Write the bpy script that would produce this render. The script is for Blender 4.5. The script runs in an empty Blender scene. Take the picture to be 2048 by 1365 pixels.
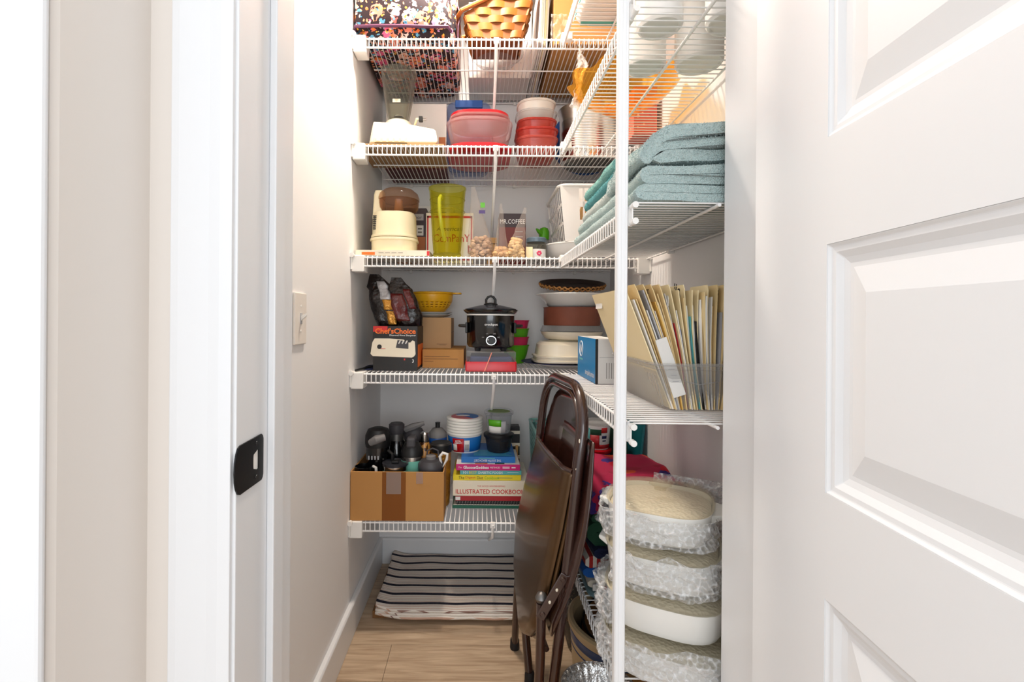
import bpy, math, random
from mathutils import Vector, Matrix, noise
random.seed(7)
PI = math.pi
# ------------------------------------------------------------------ camera, world, lights
CZ = 1.079                      # eye height
F = 975.0                       # focal length in pixels of the 2048x1365 frame
PX, PY = 958.0, 638.0           # where the optical axis meets the frame
ROLL = 0.0075
sc = bpy.context.scene
cam = bpy.data.cameras.new('camera'); camo = bpy.data.objects.new('camera', cam)
sc.collection.objects.link(camo); sc.camera = camo
cam.sensor_width = 36.0; cam.lens = F/2048*36.0
cam.shift_x = (1024-PX)/2048; cam.shift_y = (PY-682.5)/2048
cam.clip_start = 0.02
camo.location = (0, 0, CZ)
camo.rotation_euler = (Matrix.Rotation(PI/2, 3, 'X') @ Matrix.Rotation(math.atan(ROLL), 3, 'Z')).to_euler()
w = bpy.data.worlds.new('world'); sc.world = w; w.use_nodes = True
w.node_tree.nodes['Background'].inputs[0].default_value = (0.92, 0.96, 1.0, 1)
w.node_tree.nodes['Background'].inputs[1].default_value = 0.90
def area(name, loc, rot, size, power, col, sy=None):
    l = bpy.data.lights.new(name, 'AREA'); l.energy = power; l.color = col; l.size = size
    l.shape = 'DISK' if sy is None else 'RECTANGLE'
    if sy: l.size_y = sy
    o = bpy.data.objects.new(name, l); sc.collection.objects.link(o); o.location = loc; o.rotation_euler = rot
    return o
area('pantry_ceiling_lamp_light', (-0.07, 1.52, 2.385), (0, 0, 0), 0.16, 16.5, (1.0, 0.88, 0.75))
area('hall_fill_light', (0.0, -2.46, 1.5), (PI/2, 0, 0), 2.3, 37.0, (0.92, 0.965, 1.0), 1.7)  # fill light added behind the eye to brighten the pantry
sc.view_settings.view_transform = 'Standard'; sc.view_settings.look = 'None'
sc.view_settings.gamma = 1.0; sc.view_settings.use_curve_mapping = False
sc.view_settings.exposure = 0.36
sc.cycles.transparent_max_bounces = 16
sc.cycles.max_bounces = 6; sc.cycles.diffuse_bounces = 4; sc.cycles.caustics_reflective = False; sc.cycles.caustics_refractive = False
sc.cycles.use_adaptive_sampling = True; sc.cycles.adaptive_threshold = 0.03

# ------------------------------------------------------------------ helpers
def at(px, py, d):
    u, v = px-PX, py-PY
    return Vector(((u-ROLL*v)*d/F, d, CZ-(v+ROLL*u)*d/F))
def X(px, d, py=638): return at(px, py, d).x
def Zp(py, d, px=958): return at(px, py, d).z
def lin(c):
    def f(v):
        v /= 255.0
        return v/12.92 if v <= 0.04045 else ((v+0.055)/1.055)**2.4
    return (f(c[0]), f(c[1]), f(c[2]), 1.0)

def newmat(name):
    m = bpy.data.materials.new(name); m.use_nodes = True
    nt = m.node_tree; return m, nt, nt.nodes, nt.links, nt.nodes['Principled BSDF']
def mat(name, col, rough=0.5, metal=0.0, bump=None, var=None, coat=0.0, spec=0.5, sheen=0.0, sub=0.0, emit=None):
    m, nt, N, L, P = newmat(name)
    P.inputs['Base Color'].default_value = lin(col)
    P.inputs['Roughness'].default_value = rough; P.inputs['Metallic'].default_value = metal
    P.inputs['Specular IOR Level'].default_value = spec
    P.inputs['Coat Weight'].default_value = coat; P.inputs['Coat Roughness'].default_value = 0.08
    P.inputs['Sheen Weight'].default_value = sheen
    if emit:
        P.inputs['Emission Color'].default_value = lin(col); P.inputs['Emission Strength'].default_value = emit
    if var or bump:
        tc = N.new('ShaderNodeTexCoord')
    if var:                                        # (scale, second colour)
        nz = N.new('ShaderNodeTexNoise'); nz.inputs['Scale'].default_value = var[0]; nz.inputs['Detail'].default_value = 4
        L.new(tc.outputs['Object'], nz.inputs['Vector'])
        mx = N.new('ShaderNodeMix'); mx.data_type = 'RGBA'
        mx.inputs[6].default_value = lin(col); mx.inputs[7].default_value = lin(var[1])
        L.new(nz.outputs['Fac'], mx.inputs[0]); L.new(mx.outputs[2], P.inputs['Base Color'])
    if bump:                                       # (kind, scale, strength, distance)
        if bump[0] == 'noise':
            nz = N.new('ShaderNodeTexNoise'); nz.inputs['Detail'].default_value = 3; out = nz.outputs['Fac']
        else:
            nz = N.new('ShaderNodeTexVoronoi'); out = nz.outputs['Distance']
        nz.inputs['Scale'].default_value = bump[1]
        L.new(tc.outputs['Object'], nz.inputs['Vector'])
        b = N.new('ShaderNodeBump'); b.inputs['Strength'].default_value = bump[2]; b.inputs['Distance'].default_value = bump[3]
        L.new(out, b.inputs['Height']); L.new(b.outputs[0], P.inputs['Normal'])
    return m
def clear(name, tint, opacity=0.12, rough=0.08, body=None, bump=None, blend=0.35):
    """clear plastic or glass: tinted see-through, a little body colour, fresnel shine"""
    m, nt, N, L, P = newmat(name)
    P.inputs['Base Color'].default_value = lin(body or tint); P.inputs['Roughness'].default_value = rough
    P.inputs['Specular IOR Level'].default_value = 0.8
    t = N.new('ShaderNodeBsdfTransparent'); t.inputs[0].default_value = lin(tint)
    lw = N.new('ShaderNodeLayerWeight'); lw.inputs['Blend'].default_value = 0.5
    po = N.new('ShaderNodeMath'); po.operation = 'POWER'; po.inputs[1].default_value = 2.6
    L.new(lw.outputs['Facing'], po.inputs[0])
    ad = N.new('ShaderNodeMath'); ad.operation = 'MULTIPLY_ADD'; ad.use_clamp = True; ad.inputs[1].default_value = blend; ad.inputs[2].default_value = opacity
    L.new(po.outputs[0], ad.inputs[0])
    mx = N.new('ShaderNodeMixShader'); L.new(ad.outputs[0], mx.inputs[0])
    L.new(t.outputs[0], mx.inputs[1]); L.new(P.outputs[0], mx.inputs[2])
    L.new(mx.outputs[0], N['Material Output'].inputs['Surface'])
    if bump:
        tc = N.new('ShaderNodeTexCoord'); v = N.new('ShaderNodeTexVoronoi'); v.inputs['Scale'].default_value = bump[0]
        L.new(tc.outputs['Object'], v.inputs['Vector'])
        b = N.new('ShaderNodeBump'); b.inputs['Strength'].default_value = bump[1]; b.inputs['Distance'].default_value = 0.004
        L.new(v.outputs['Distance'], b.inputs['Height']); L.new(b.outputs[0], P.inputs['Normal'])
        m2 = N.new('ShaderNodeMath'); m2.operation = 'POWER'; m2.inputs[1].default_value = 3.0; L.new(v.outputs['Distance'], m2.inputs[0])
        m3 = N.new('ShaderNodeMath'); m3.operation = 'MULTIPLY_ADD'; m3.use_clamp = True; m3.inputs[1].default_value = bump[2]
        L.new(m2.outputs[0], m3.inputs[0]); L.new(ad.outputs[0], m3.inputs[2]); L.new(m3.outputs[0], mx.inputs[0])
    return m
def stripes(name, axis, bands, period, rough=0.9, wob=0.0, bump=0):
    """bands: list of (position 0..1, colour), constant interpolation along one object axis"""
    m, nt, N, L, P = newmat(name); P.inputs['Roughness'].default_value = rough
    tc = N.new('ShaderNodeTexCoord'); sp = N.new('ShaderNodeSeparateXYZ'); L.new(tc.outputs['Object'], sp.inputs[0])
    src = sp.outputs[axis]
    if wob:
        nz = N.new('ShaderNodeTexNoise'); nz.inputs['Scale'].default_value = 5; L.new(tc.outputs['Object'], nz.inputs['Vector'])
        ma = N.new('ShaderNodeMath'); ma.operation = 'MULTIPLY_ADD'; ma.inputs[1].default_value = wob
        L.new(nz.outputs['Fac'], ma.inputs[0]); L.new(src, ma.inputs[2]); src = ma.outputs[0]
    dv = N.new('ShaderNodeMath'); dv.operation = 'DIVIDE'; dv.inputs[1].default_value = period; L.new(src, dv.inputs[0])
    fr = N.new('ShaderNodeMath'); fr.operation = 'FRACT'; L.new(dv.outputs[0], fr.inputs[0])
    cr = N.new('ShaderNodeValToRGB'); cr.color_ramp.interpolation = 'CONSTANT'
    e = cr.color_ramp.elements
    e[0].position = bands[0][0]; e[0].color = lin(bands[0][1]); e.remove(e[1])
    for p, c in bands[1:]:
        x = e.new(p); x.color = lin(c)
    L.new(fr.outputs[0], cr.inputs[0]); L.new(cr.outputs[0], P.inputs['Base Color'])
    if bump:
        nz = N.new('ShaderNodeTexNoise'); nz.inputs['Scale'].default_value = bump; L.new(tc.outputs['Object'], nz.inputs['Vector'])
        b = N.new('ShaderNodeBump'); b.inputs['Strength'].default_value = 0.6; b.inputs['Distance'].default_value = 0.003
        L.new(nz.outputs['Fac'], b.inputs['Height']); L.new(b.outputs[0], P.inputs['Normal'])
    return m
def blobs(name, base, layers, rough=0.8):
    """printed blotches: layers of (voronoi scale, threshold, [colours])"""
    m, nt, N, L, P = newmat(name); P.inputs['Roughness'].default_value = rough
    tc = N.new('ShaderNodeTexCoord')
    nz = N.new('ShaderNodeTexNoise'); nz.inputs['Scale'].default_value = 60; L.new(tc.outputs['Object'], nz.inputs['Vector'])
    mp = N.new('ShaderNodeMix'); mp.data_type = 'VECTOR'; mp.inputs[0].default_value = 0.018
    L.new(tc.outputs['Object'], mp.inputs[4]); L.new(nz.outputs['Color'], mp.inputs[5])
    prev = None
    for i, (s, th, cols) in enumerate(layers):
        off = N.new('ShaderNodeVectorMath'); off.operation = 'ADD'; off.inputs[1].default_value = (i*3.7, i*1.3, i*2.1)
        L.new(mp.outputs[1], off.inputs[0])
        v = N.new('ShaderNodeTexVoronoi'); v.inputs['Scale'].default_value = s; L.new(off.outputs[0], v.inputs['Vector'])
        sp = N.new('ShaderNodeSeparateColor'); L.new(v.outputs['Color'], sp.inputs[0])
        cr = N.new('ShaderNodeValToRGB'); cr.color_ramp.interpolation = 'CONSTANT'; e = cr.color_ramp.elements
        e[0].position = 0; e[0].color = lin(cols[0]); e.remove(e[1])
        for k, c in enumerate(cols[1:], 1):
            x = e.new(k/len(cols)); x.color = lin(c)
        L.new(sp.outputs[0], cr.inputs[0])
        lt = N.new('ShaderNodeMath'); lt.operation = 'LESS_THAN'; lt.inputs[1].default_value = th
        L.new(v.outputs['Distance'], lt.inputs[0])
        mx = N.new('ShaderNodeMix'); mx.data_type = 'RGBA'; L.new(lt.outputs[0], mx.inputs[0])
        if prev is None: mx.inputs[6].default_value = lin(base)
        else: L.new(prev, mx.inputs[6])
        L.new(cr.outputs[0], mx.inputs[7]); prev = mx.outputs[2]
    L.new(prev, P.inputs['Base Color'])
    return m

# mesh collector: everything is authored in world metres (or local when the thing is turned)
class B:
    def __init__(s): s.v = []; s.f = []; s.m = []; s.k = 0
    def face(s, idx): s.f.append(idx); s.m.append(s.k)
    def box(s, x0, x1, y0, y1, z0, z1):
        n = len(s.v)
        s.v += [(x0,y0,z0),(x1,y0,z0),(x1,y1,z0),(x0,y1,z0),(x0,y0,z1),(x1,y0,z1),(x1,y1,z1),(x0,y1,z1)]
        for q in ((0,3,2,1),(4,5,6,7),(0,1,5,4),(1,2,6,5),(2,3,7,6),(3,0,4,7)): s.face([n+i for i in q])
        return s
    def loft(s, rings, cap0=True, cap1=True, closed=True):
        base = len(s.v); n = len(rings[0])
        for r in rings: s.v += [tuple(p) for p in r]
        for j in range(len(rings)-1):
            for i in range(n if closed else n-1):
                a = base+j*n+i; b = base+j*n+(i+1) % n
                s.face([a, b, b+n, a+n])
        if cap0: s.face([base+i for i in range(n)][::-1])
        if cap1: s.face([base+(len(rings)-1)*n+i for i in range(n)])
        return s
    def lathe(s, prof, n=32, c=(0,0,0), sx=1.0, sy=1.0, cap0=True, cap1=True):
        rings = [[(c[0]+r*sx*math.cos(2*PI*i/n), c[1]+r*sy*math.sin(2*PI*i/n), c[2]+z) for i in range(n)] for r, z in prof]
        return s.loft(rings, cap0, cap1)
    def tube(s, path, r, n=8, closed=False, cap=True):
        pts = [Vector(p) for p in path]; rings = []; up = None; m = len(pts)
        for i, p in enumerate(pts):
            if closed: t = pts[(i+1) % m]-pts[i-1]
            else: t = (pts[min(i+1, m-1)]-pts[max(i-1, 0)])
            t.normalize()
            if up is None:
                up = Vector((0,0,1)) if abs(t.z) < 0.9 else Vector((1,0,0))
            a = (up-t*up.dot(t)).normalized(); up = a; b = t.cross(a)
            rr = r[i] if isinstance(r, (list, tuple)) else r
            rings.append([p+(a*math.cos(2*PI*k/n)+b*math.sin(2*PI*k/n))*rr for k in range(n)])
        if closed: rings.append(rings[0])
        return s.loft(rings, cap and not closed, cap and not closed)
    def prism(s, poly, axis, a0, a1):
        """polygon in the two other axes (in xyz order), extruded along axis"""
        def pt(p, a):
            return {0: (a, p[0], p[1]), 1: (p[0], a, p[1]), 2: (p[0], p[1], a)}[axis]
        return s.loft([[pt(p, a0) for p in poly], [pt(p, a1) for p in poly]])
    def grid(s, fn, nu, nv):
        base = len(s.v)
        for j in range(nv+1):
            for i in range(nu+1): s.v.append(tuple(fn(i/nu, j/nv)))
        for j in range(nv):
            for i in range(nu):
                a = base+j*(nu+1)+i; s.face([a, a+1, a+nu+2, a+nu+1])
        return s
    def obj(s, name, mats, parent=None, smooth=False, bevel=0, local=False, thick=0, sub=0, loc=None):
        me = bpy.data.meshes.new(name)
        off = Vector((0,0,0))
        if parent is not None and not local: off = world_of(parent)
        elif loc is not None: off = Vector(loc)
        me.from_pydata([tuple(Vector(p)-off) for p in s.v], [], s.f); me.update()
        if not isinstance(mats, (list, tuple)): mats = [mats]
        for m in mats: me.materials.append(m)
        if len(mats) > 1: me.polygons.foreach_set('material_index', s.m)
        import bmesh
        bm = bmesh.new(); bm.from_mesh(me)
        if not thick: bmesh.ops.recalc_face_normals(bm, faces=bm.faces)
        bm.to_mesh(me); bm.free()
        o = bpy.data.objects.new(name, me); sc.collection.objects.link(o)
        if parent is not None: o.parent = parent
        elif loc is not None: o.location = loc
        if smooth:
            me.polygons.foreach_set('use_smooth', [True]*len(me.polygons))
            me.set_sharp_from_angle(angle=math.radians(smooth if smooth is not True else 40))
        if thick:
            q = o.modifiers.new('thickness', 'SOLIDIFY'); q.thickness = thick; q.offset = 0
        if bevel:
            q = o.modifiers.new('bevel', 'BEVEL'); q.width = bevel; q.segments = 2; q.limit_method = 'ANGLE'
        if sub:
            q = o.modifiers.new('sub', 'SUBSURF'); q.levels = sub; q.render_levels = sub
        return o
def world_of(o):
    p = Vector(o.location)
    while o.parent is not None:
        o = o.parent; p += Vector(o.location)
    return p
def tag(o, label, cat, group=None):
    o['label'] = label; o['category'] = cat
    if group: o['group'] = group
    return o
def thing(name, label, cat, loc=(0,0,0), rz=0, group=None, rot=None):
    o = bpy.data.objects.new(name, None); sc.collection.objects.link(o); o.empty_display_size = 0.03
    o.location = loc; o.rotation_euler = rot if rot else (0, 0, rz)
    return tag(o, label, cat, group)
def struct(o): o['kind'] = 'structure'; return o
def stuff(o): o['kind'] = 'stuff'; return o
def rrect(cx, cy, wd, dp, r, z, n=5):
    pts = []; r = min(r, wd/2-1e-4, dp/2-1e-4)
    for qx, qy, a0 in ((1,1,0),(-1,1,90),(-1,-1,180),(1,-1,270)):
        for i in range(n+1):
            a = math.radians(a0+90*i/n)
            pts.append((cx+qx*(wd/2-r)+r*math.cos(a), cy+qy*(dp/2-r)+r*math.sin(a), z))
    return pts
def tub(b, c, levels, wall=0.003, r=0.03, n=5):
    """open thin-walled rounded box: levels (z, w, d) going up"""
    out = [rrect(c[0], c[1], w_, d_, r, c[2]+z, n) for z, w_, d_ in levels]
    inn = [rrect(c[0], c[1], w_-2*wall, d_-2*wall, r, c[2]+max(z, levels[0][0]+wall), n) for z, w_, d_ in levels[::-1]]
    return b.loft(out+inn)
def vessel(prof, wall=0.003):
    """open thin-walled turned shape from an outside profile going up"""
    return prof+[(max(r-wall, 0.0005), max(z, prof[0][1]+wall)) for r, z in prof[::-1]]
FONT_CACHE = {}
def text(parent, s, width, loc, rot, m, name='lettering', height=None, bold=0.0, shear=0.0, local=False):
    key = (s, round(bold, 5), shear)
    cu = bpy.data.curves.new('t', 'FONT'); cu.body = s; cu.align_x = 'CENTER'; cu.align_y = 'CENTER'
    cu.offset = bold; cu.shear = shear; cu.resolution_u = 2
    to = bpy.data.objects.new('t', cu); sc.collection.objects.link(to)
    bpy.context.view_layer.update()
    me = bpy.data.meshes.new_from_object(to.evaluated_get(bpy.context.evaluated_depsgraph_get()))
    bpy.data.objects.remove(to); bpy.data.curves.remove(cu)
    xs = [v.co.x for v in me.vertices]; ys = [v.co.y for v in me.vertices]
    if not xs: return None
    cx, cy = (min(xs)+max(xs))/2, (min(ys)+max(ys))/2
    kx = width/(max(xs)-min(xs)); ky = kx if height is None else height/(max(ys)-min(ys))
    for v in me.vertices: v.co = ((v.co.x-cx)*kx, (v.co.y-cy)*ky, 0)
    me.name = name; me.materials.append(m)
    o = bpy.data.objects.new(name, me); sc.collection.objects.link(o)
    o.parent = parent
    o.location = Vector(loc) if local else Vector(loc)-world_of(parent)
    o.rotation_euler = rot
    return o
FRONT = (PI/2, 0, 0)            # print that faces the doorway
AISLE = (PI/2, 0, -PI/2)        # print that faces the aisle on the left

# ------------------------------------------------------------------ materials
M = {}
M['wall'] = mat('wall_paint', (237,236,236), 0.75, bump=('noise', 220, 0.05, 0.002))
M['hall'] = mat('hall_paint', (228,221,214), 0.75)
M['trim'] = mat('trim_paint', (230,231,233), 0.35)
M['door'] = mat('door_paint', (236,237,239), 0.38, bump=('noise', 160, 0.02, 0.001))
M['ceil'] = mat('ceiling_paint', (238,236,232), 0.85)
M['wire'] = mat('white_vinyl_wire', (240,239,238), 0.35)
M['pole'] = mat('white_pole', (240,241,243), 0.35)
M['plwhite'] = mat('white_plastic', (238,236,232), 0.35)
M['switch'] = mat('ivory_plastic', (236,230,222), 0.35)
M['black'] = mat('black_gloss', (10,10,12), 0.18, coat=0.6)
M['blackmat'] = mat('black_plastic', (20,20,22), 0.45)
M['blackm'] = mat('black_metal', (22,22,24), 0.4, metal=0.4)
M['dgrey'] = mat('dark_grey_plastic', (66,64,68), 0.5)
M['grey'] = mat('grey_plastic', (120,118,118), 0.5)
M['steel'] = mat('steel', (200,198,195), 0.22, metal=1.0)
M['steeld'] = mat('dull_steel', (120,118,116), 0.45, metal=0.9)
M['chrome'] = mat('chrome', (215,215,218), 0.1, metal=1.0)
M['card'] = mat('cardboard', (178,128,70), 0.85, var=(3.5, (190,138,80)), bump=('noise', 300, 0.1, 0.001))
M['card2'] = mat('cardboard_pale', (168,132,96), 0.85, var=(4, (182,146,108)), bump=('noise', 300, 0.1, 0.001))
M['carddk'] = mat('cardboard_brown', (140,98,56), 0.85, var=(4, (122,84,48)))
M['tape'] = clear('packing_tape', (214,180,140), 0.35, 0.25, body=(165,110,55))
M['tapec'] = clear('clear_tape', (240,225,215), 0.35, 0.25, body=(205,190,180))
M['cream'] = mat('cream_plastic', (240,228,192), 0.35)
M['cream2'] = mat('cream_white_plastic', (226,218,198), 0.3)
M['white'] = mat('white_gloss', (240,238,232), 0.25)
M['ceramic'] = mat('white_ceramic', (240,240,236), 0.12, coat=0.4)
M['creamcer'] = mat('cream_ceramic', (238,228,206), 0.2, coat=0.3)
M['paper'] = mat('paper', (236,234,230), 0.85)
M['paperg'] = mat('paper_grey', (176,176,180), 0.8)
M['pages'] = stripes('page_edges', 2, [(0,(238,232,218)),(0.5,(222,214,198))], 0.0022)
M['manila'] = mat('manila', (250,234,194), 0.7, var=(9, (246,226,178)))
M['manilad'] = mat('manila_dark', (238,212,158), 0.7)
M['envelope'] = mat('envelope_orange', (232,186,96), 0.7)
M['red'] = mat('red_plastic', (190,6,24), 0.3)
M['redd'] = mat('red_deep', (170,28,36), 0.4)
M['orange'] = mat('orange_print', (240,112,30), 0.5)
M['redprint'] = mat('red_print', (206,40,40), 0.5)
M['yellow'] = mat('yellow_plastic', (226,168,22), 0.35)
M['yellowp'] = mat('yellow_print', (238,216,40), 0.5)
M['green'] = mat('lime_green', (92,178,30), 0.35)
M['pink'] = mat('raspberry', (214,48,96), 0.35)
M['magenta'] = mat('magenta_print', (206,24,120), 0.45)
M['tealp'] = mat('teal_print', (92,178,180), 0.45)
M['bluep'] = mat('blue_print', (24,110,188), 0.45)
M['blue'] = mat('blue_plastic', (30,84,160), 0.35)
M['navy'] = mat('navy_print', (30,38,92), 0.5)
M['skyblue'] = mat('box_blue', (6,128,190), 0.4)
M['whiteprint'] = mat('white_print', (246,246,246), 0.5)
M['blackprint'] = mat('black_print', (26,24,24), 0.5)
M['greyprint'] = mat('grey_print', (120,112,104), 0.6)
M['brownprint'] = mat('brown_print', (92,62,36), 0.6)
M['maroon'] = mat('maroon_card', (88,22,28), 0.6)
M['brown'] = mat('brown_pan', (138,78,58), 0.5, var=(30, (122,66,48)))
M['wicker'] = mat('wicker', (176,126,68), 0.6, var=(30, (140,92,44)))
M['splint'] = mat('basket_splint', (172,100,32), 0.42, var=(14, (146,78,22)), bump=('noise', 80, 0.15, 0.002))
M['splintd'] = mat('basket_stake', (140,76,24), 0.5, var=(14, (118,60,18)))
M['dkwicker'] = mat('dark_wicker', (58,44,36), 0.6)
M['wood'] = mat('pale_wood', (214,166,104), 0.55)
M['purple'] = mat('purple_trim', (86,42,72), 0.7)
M['chair'] = mat('brown_enamel', (52,28,22), 0.22, coat=0.7)
M['seat'] = mat('brown_seat_metal', (96,70,40), 0.28, metal=0.6, coat=0.25, var=(5, (78,54,30)))
M['rubber'] = mat('rubber', (22,18,18), 0.7)
M['mint'] = mat('mint_enamel', (122,196,176), 0.35)
M['tealbasket'] = mat('teal_plastic', (138,196,188), 0.4)
M['tealdk'] = mat('teal_board', (14,112,122), 0.5)
M['speckle'] = blobs('black_speckle', (22,22,22), [(160, 0.35, [(170,150,110),(90,84,70),(30,30,30),(26,26,26)])], 0.5)
M['leopard'] = blobs('leopard_print', (196,140,70), [(70, 0.5, [(60,34,16),(176,120,56),(214,160,84),(196,140,70)])], 0.3)
M['floral'] = blobs('floral_print', (34,14,24), [
    (20, 0.52, [(34,14,24),(236,140,120),(240,196,180),(34,14,24),(226,96,140)]),
    (20, 0.26, [(238,150,130),(250,222,206),(226,96,90),(236,120,60),(244,200,190)]),
    (52, 0.40, [(34,14,24),(90,160,196),(34,14,24),(236,120,60),(34,14,24),(244,200,190),(206,150,200)]),
    (90, 0.34, [(250,236,226),(34,14,24),(238,160,120),(34,14,24),(60,140,180),(34,14,24),(236,180,60),(34,14,24)])])
M['pinkcloth'] = blobs('pink_print_cloth', (176,30,74), [(16, 0.42, [(190,14,40),(214,80,40),(176,30,74),(160,20,60),(60,40,120)])], 0.95)
M['greencloth'] = mat('green_cloth', (26,62,46), 0.95, bump=('noise', 180, 0.5, 0.004), var=(10, (40,88,62)))
M['navycloth'] = mat('navy_cloth', (24,34,72), 0.95, bump=('noise', 180, 0.5, 0.004))
M['bluecloth'] = mat('blue_cloth', (24,88,168), 0.95)
M['whitecloth'] = mat('off_white_cloth', (214,206,190), 0.95, bump=('noise', 150, 0.4, 0.003))
M['redcheck'] = stripes('red_check_cloth', 0, [(0,(226,218,208)),(0.5,(176,40,36))], 0.02, 0.95)
M['paleblue'] = clear('pale_blue_bag', (190,214,220), 0.45, 0.25, body=(150,186,196))
def towelmat(name, a, b):
    m = mat(name, a, 0.95, bump=('noise', 420, 1.0, 0.008), var=(260, b), sheen=0.3); return m
M['towel'] = towelmat('aqua_terry', (222,238,236), (170,204,204))
M['towel2'] = towelmat('mint_terry', (150,214,206), (110,190,184))
M['towel3'] = towelmat('bright_teal_terry', (60,170,176), (40,150,160))
M['towel4'] = towelmat('white_terry', (226,232,228), (196,210,206))
M['mat'] = stripes('striped_rug', 1, [(0,(24,26,44)),(0.24,(226,216,206)),(0.30,(206,170,150)),(0.34,(232,224,214)),(0.46,(150,120,110)),(0.49,(230,222,212)),(0.6,(206,170,150)),(0.64,(232,224,214)),(0.78,(206,170,150)),(0.82,(226,216,206))], 0.058, 0.95, wob=0.012, bump=260)
M['clear'] = clear('clear_plastic', (238,240,242), 0.10, 0.1)
M['clearf'] = clear('frosted_plastic', (242,242,242), 0.14, 0.3, body=(226,226,226))
M['clearpink'] = clear('pinkish_clear_plastic', (252,244,244), 0.11, 0.2, body=(232,206,206))
M['clearred'] = clear('red_tinted_plastic', (244,176,164), 0.36, 0.2, body=(206,84,72))
M['clearrose'] = clear('rose_tinted_plastic', (240,180,172), 0.3, 0.2, body=(216,124,112))
M['clearblue'] = clear('blue_tinted_plastic', (236,240,248), 0.12, 0.15, body=(150,166,206))
M['smoke'] = clear('smoked_plastic', (234,214,198), 0.13, 0.1, body=(160,128,106))
M['smokeg'] = clear('smoked_grey', (140,142,150), 0.3, 0.15, body=(80,82,90))
M['glass'] = clear('clear_glass', (236,236,230), 0.07, 0.03, blend=0.85, body=(150,148,142))
M['ggreen'] = clear('green_glass', (246,243,182), 0.06, 0.05, body=(164,162,44), blend=0.85)
M['ggreenh'] = clear('green_glass_handle', (240,238,150), 0.5, 0.05, body=(200,202,40), blend=0.5)
M['amber'] = clear('amber_glass', (252,222,150), 0.20, 0.06, body=(246,192,70), blend=0.5)
M['bubble'] = clear('bubble_wrap', (251,251,251), 0.09, 0.10, body=(244,245,246), bump=(125, 1.0, 0.8), blend=0.5)
M['bag'] = clear('zip_bag', (250,248,246), 0.11, 0.15, body=(232,222,214))
M['bagw'] = clear('white_bag', (240,236,230), 0.65, 0.3, body=(240,234,226))
M['nuts'] = mat('nuts', (232,192,138), 0.6, var=(60, (196,148,98)))
M['nuts2'] = mat('dried_fruit', (150,124,124), 0.6, var=(60, (244,204,150)))
M['nuts3'] = mat('pale_nuts', (246,214,158), 0.6, var=(60, (226,186,126)))
M['foil'] = mat('aluminium_foil', (206,206,206), 0.25, metal=1.0, bump=('noise', 90, 0.6, 0.01))
M['foilbag'] = mat('black_foil_bag', (10,7,7), 0.28, coat=0.15, bump=('noise', 26, 0.6, 0.02), var=(9, (24,8,8)))
M['foilred'] = mat('red_foil_print', (120,14,16), 0.3, coat=0.15, bump=('noise', 26, 0.6, 0.02), var=(30, (16,8,8)))
M['goldfoil'] = mat('gold_foil', (196,138,54), 0.3, metal=0.5, bump=('noise', 30, 0.7, 0.02))
M['silfoil'] = mat('silver_print', (186,184,186), 0.35, metal=0.3, bump=('noise', 30, 0.5, 0.02))
M['stone'] = mat('stoneware', (206,184,146), 0.4, var=(20, (190,164,124)))
M['stonebr'] = mat('brown_stoneware', (132,92,54), 0.35, var=(14, (112,74,40)))
M['blueglaze'] = mat('blue_glaze', (34,72,128), 0.3)
M['roll'] = mat('white_roll', (234,234,232), 0.8, bump=('noise', 120, 0.2, 0.002))
M['coral'] = blobs('coral_print', (206,92,70), [(60, 0.25, [(236,190,140),(206,92,70),(186,70,60),(206,92,70)])], 0.6)
M['sauce'] = blobs('deli_print', (214,216,222), [(26, 0.45, [(176,28,34),(214,216,222),(46,84,40),(214,216,222)])], 0.4)
M['purplep'] = mat('purple_tub', (70,44,110), 0.35)
M['tan'] = mat('tan_print', (176,96,56), 0.6, var=(12, (206,128,70)))
M['cofred'] = mat('coffee_box_red', (126,40,30), 0.5, var=(10, (96,26,24)))
M['cofdk'] = mat('coffee_box_dark', (58,42,46), 0.5)
M['lamp'] = mat('lamp_glow', (255,236,208), 0.5, emit=6.0)
def floormat():
    m, nt, N, L, P = newmat('oak_plank'); P.inputs['Roughness'].default_value = 0.42
    tc = N.new('ShaderNodeTexCoord'); oi = N.new('ShaderNodeObjectInfo')
    ad = N.new('ShaderNodeVectorMath'); ad.operation = 'ADD'; L.new(tc.outputs['Object'], ad.inputs[0])
    L.new(oi.outputs['Location'], ad.inputs[1])
    mp = N.new('ShaderNodeMapping'); mp.inputs['Scale'].default_value = (2.2, 26, 1); L.new(ad.outputs[0], mp.inputs[0])
    nz = N.new('ShaderNodeTexNoise'); nz.inputs['Scale'].default_value = 2.6; nz.inputs['Detail'].default_value = 6; nz.inputs['Distortion'].default_value = 0.8
    L.new(mp.outputs[0], nz.inputs['Vector'])
    cr = N.new('ShaderNodeValToRGB'); e = cr.color_ramp.elements
    e[0].position = 0.3; e[0].color = lin((164,138,112)); e[1].position = 0.72; e[1].color = lin((206,182,154))
    L.new(nz.outputs['Fac'], cr.inputs[0]); L.new(cr.outputs[0], P.inputs['Base Color'])
    b = N.new('ShaderNodeBump'); b.inputs['Strength'].default_value = 0.12; b.inputs['Distance'].default_value = 0.002
    L.new(nz.outputs['Fac'], b.inputs['Height']); L.new(b.outputs[0], P.inputs['Normal'])
    return m
M['floor'] = floormat()

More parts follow.
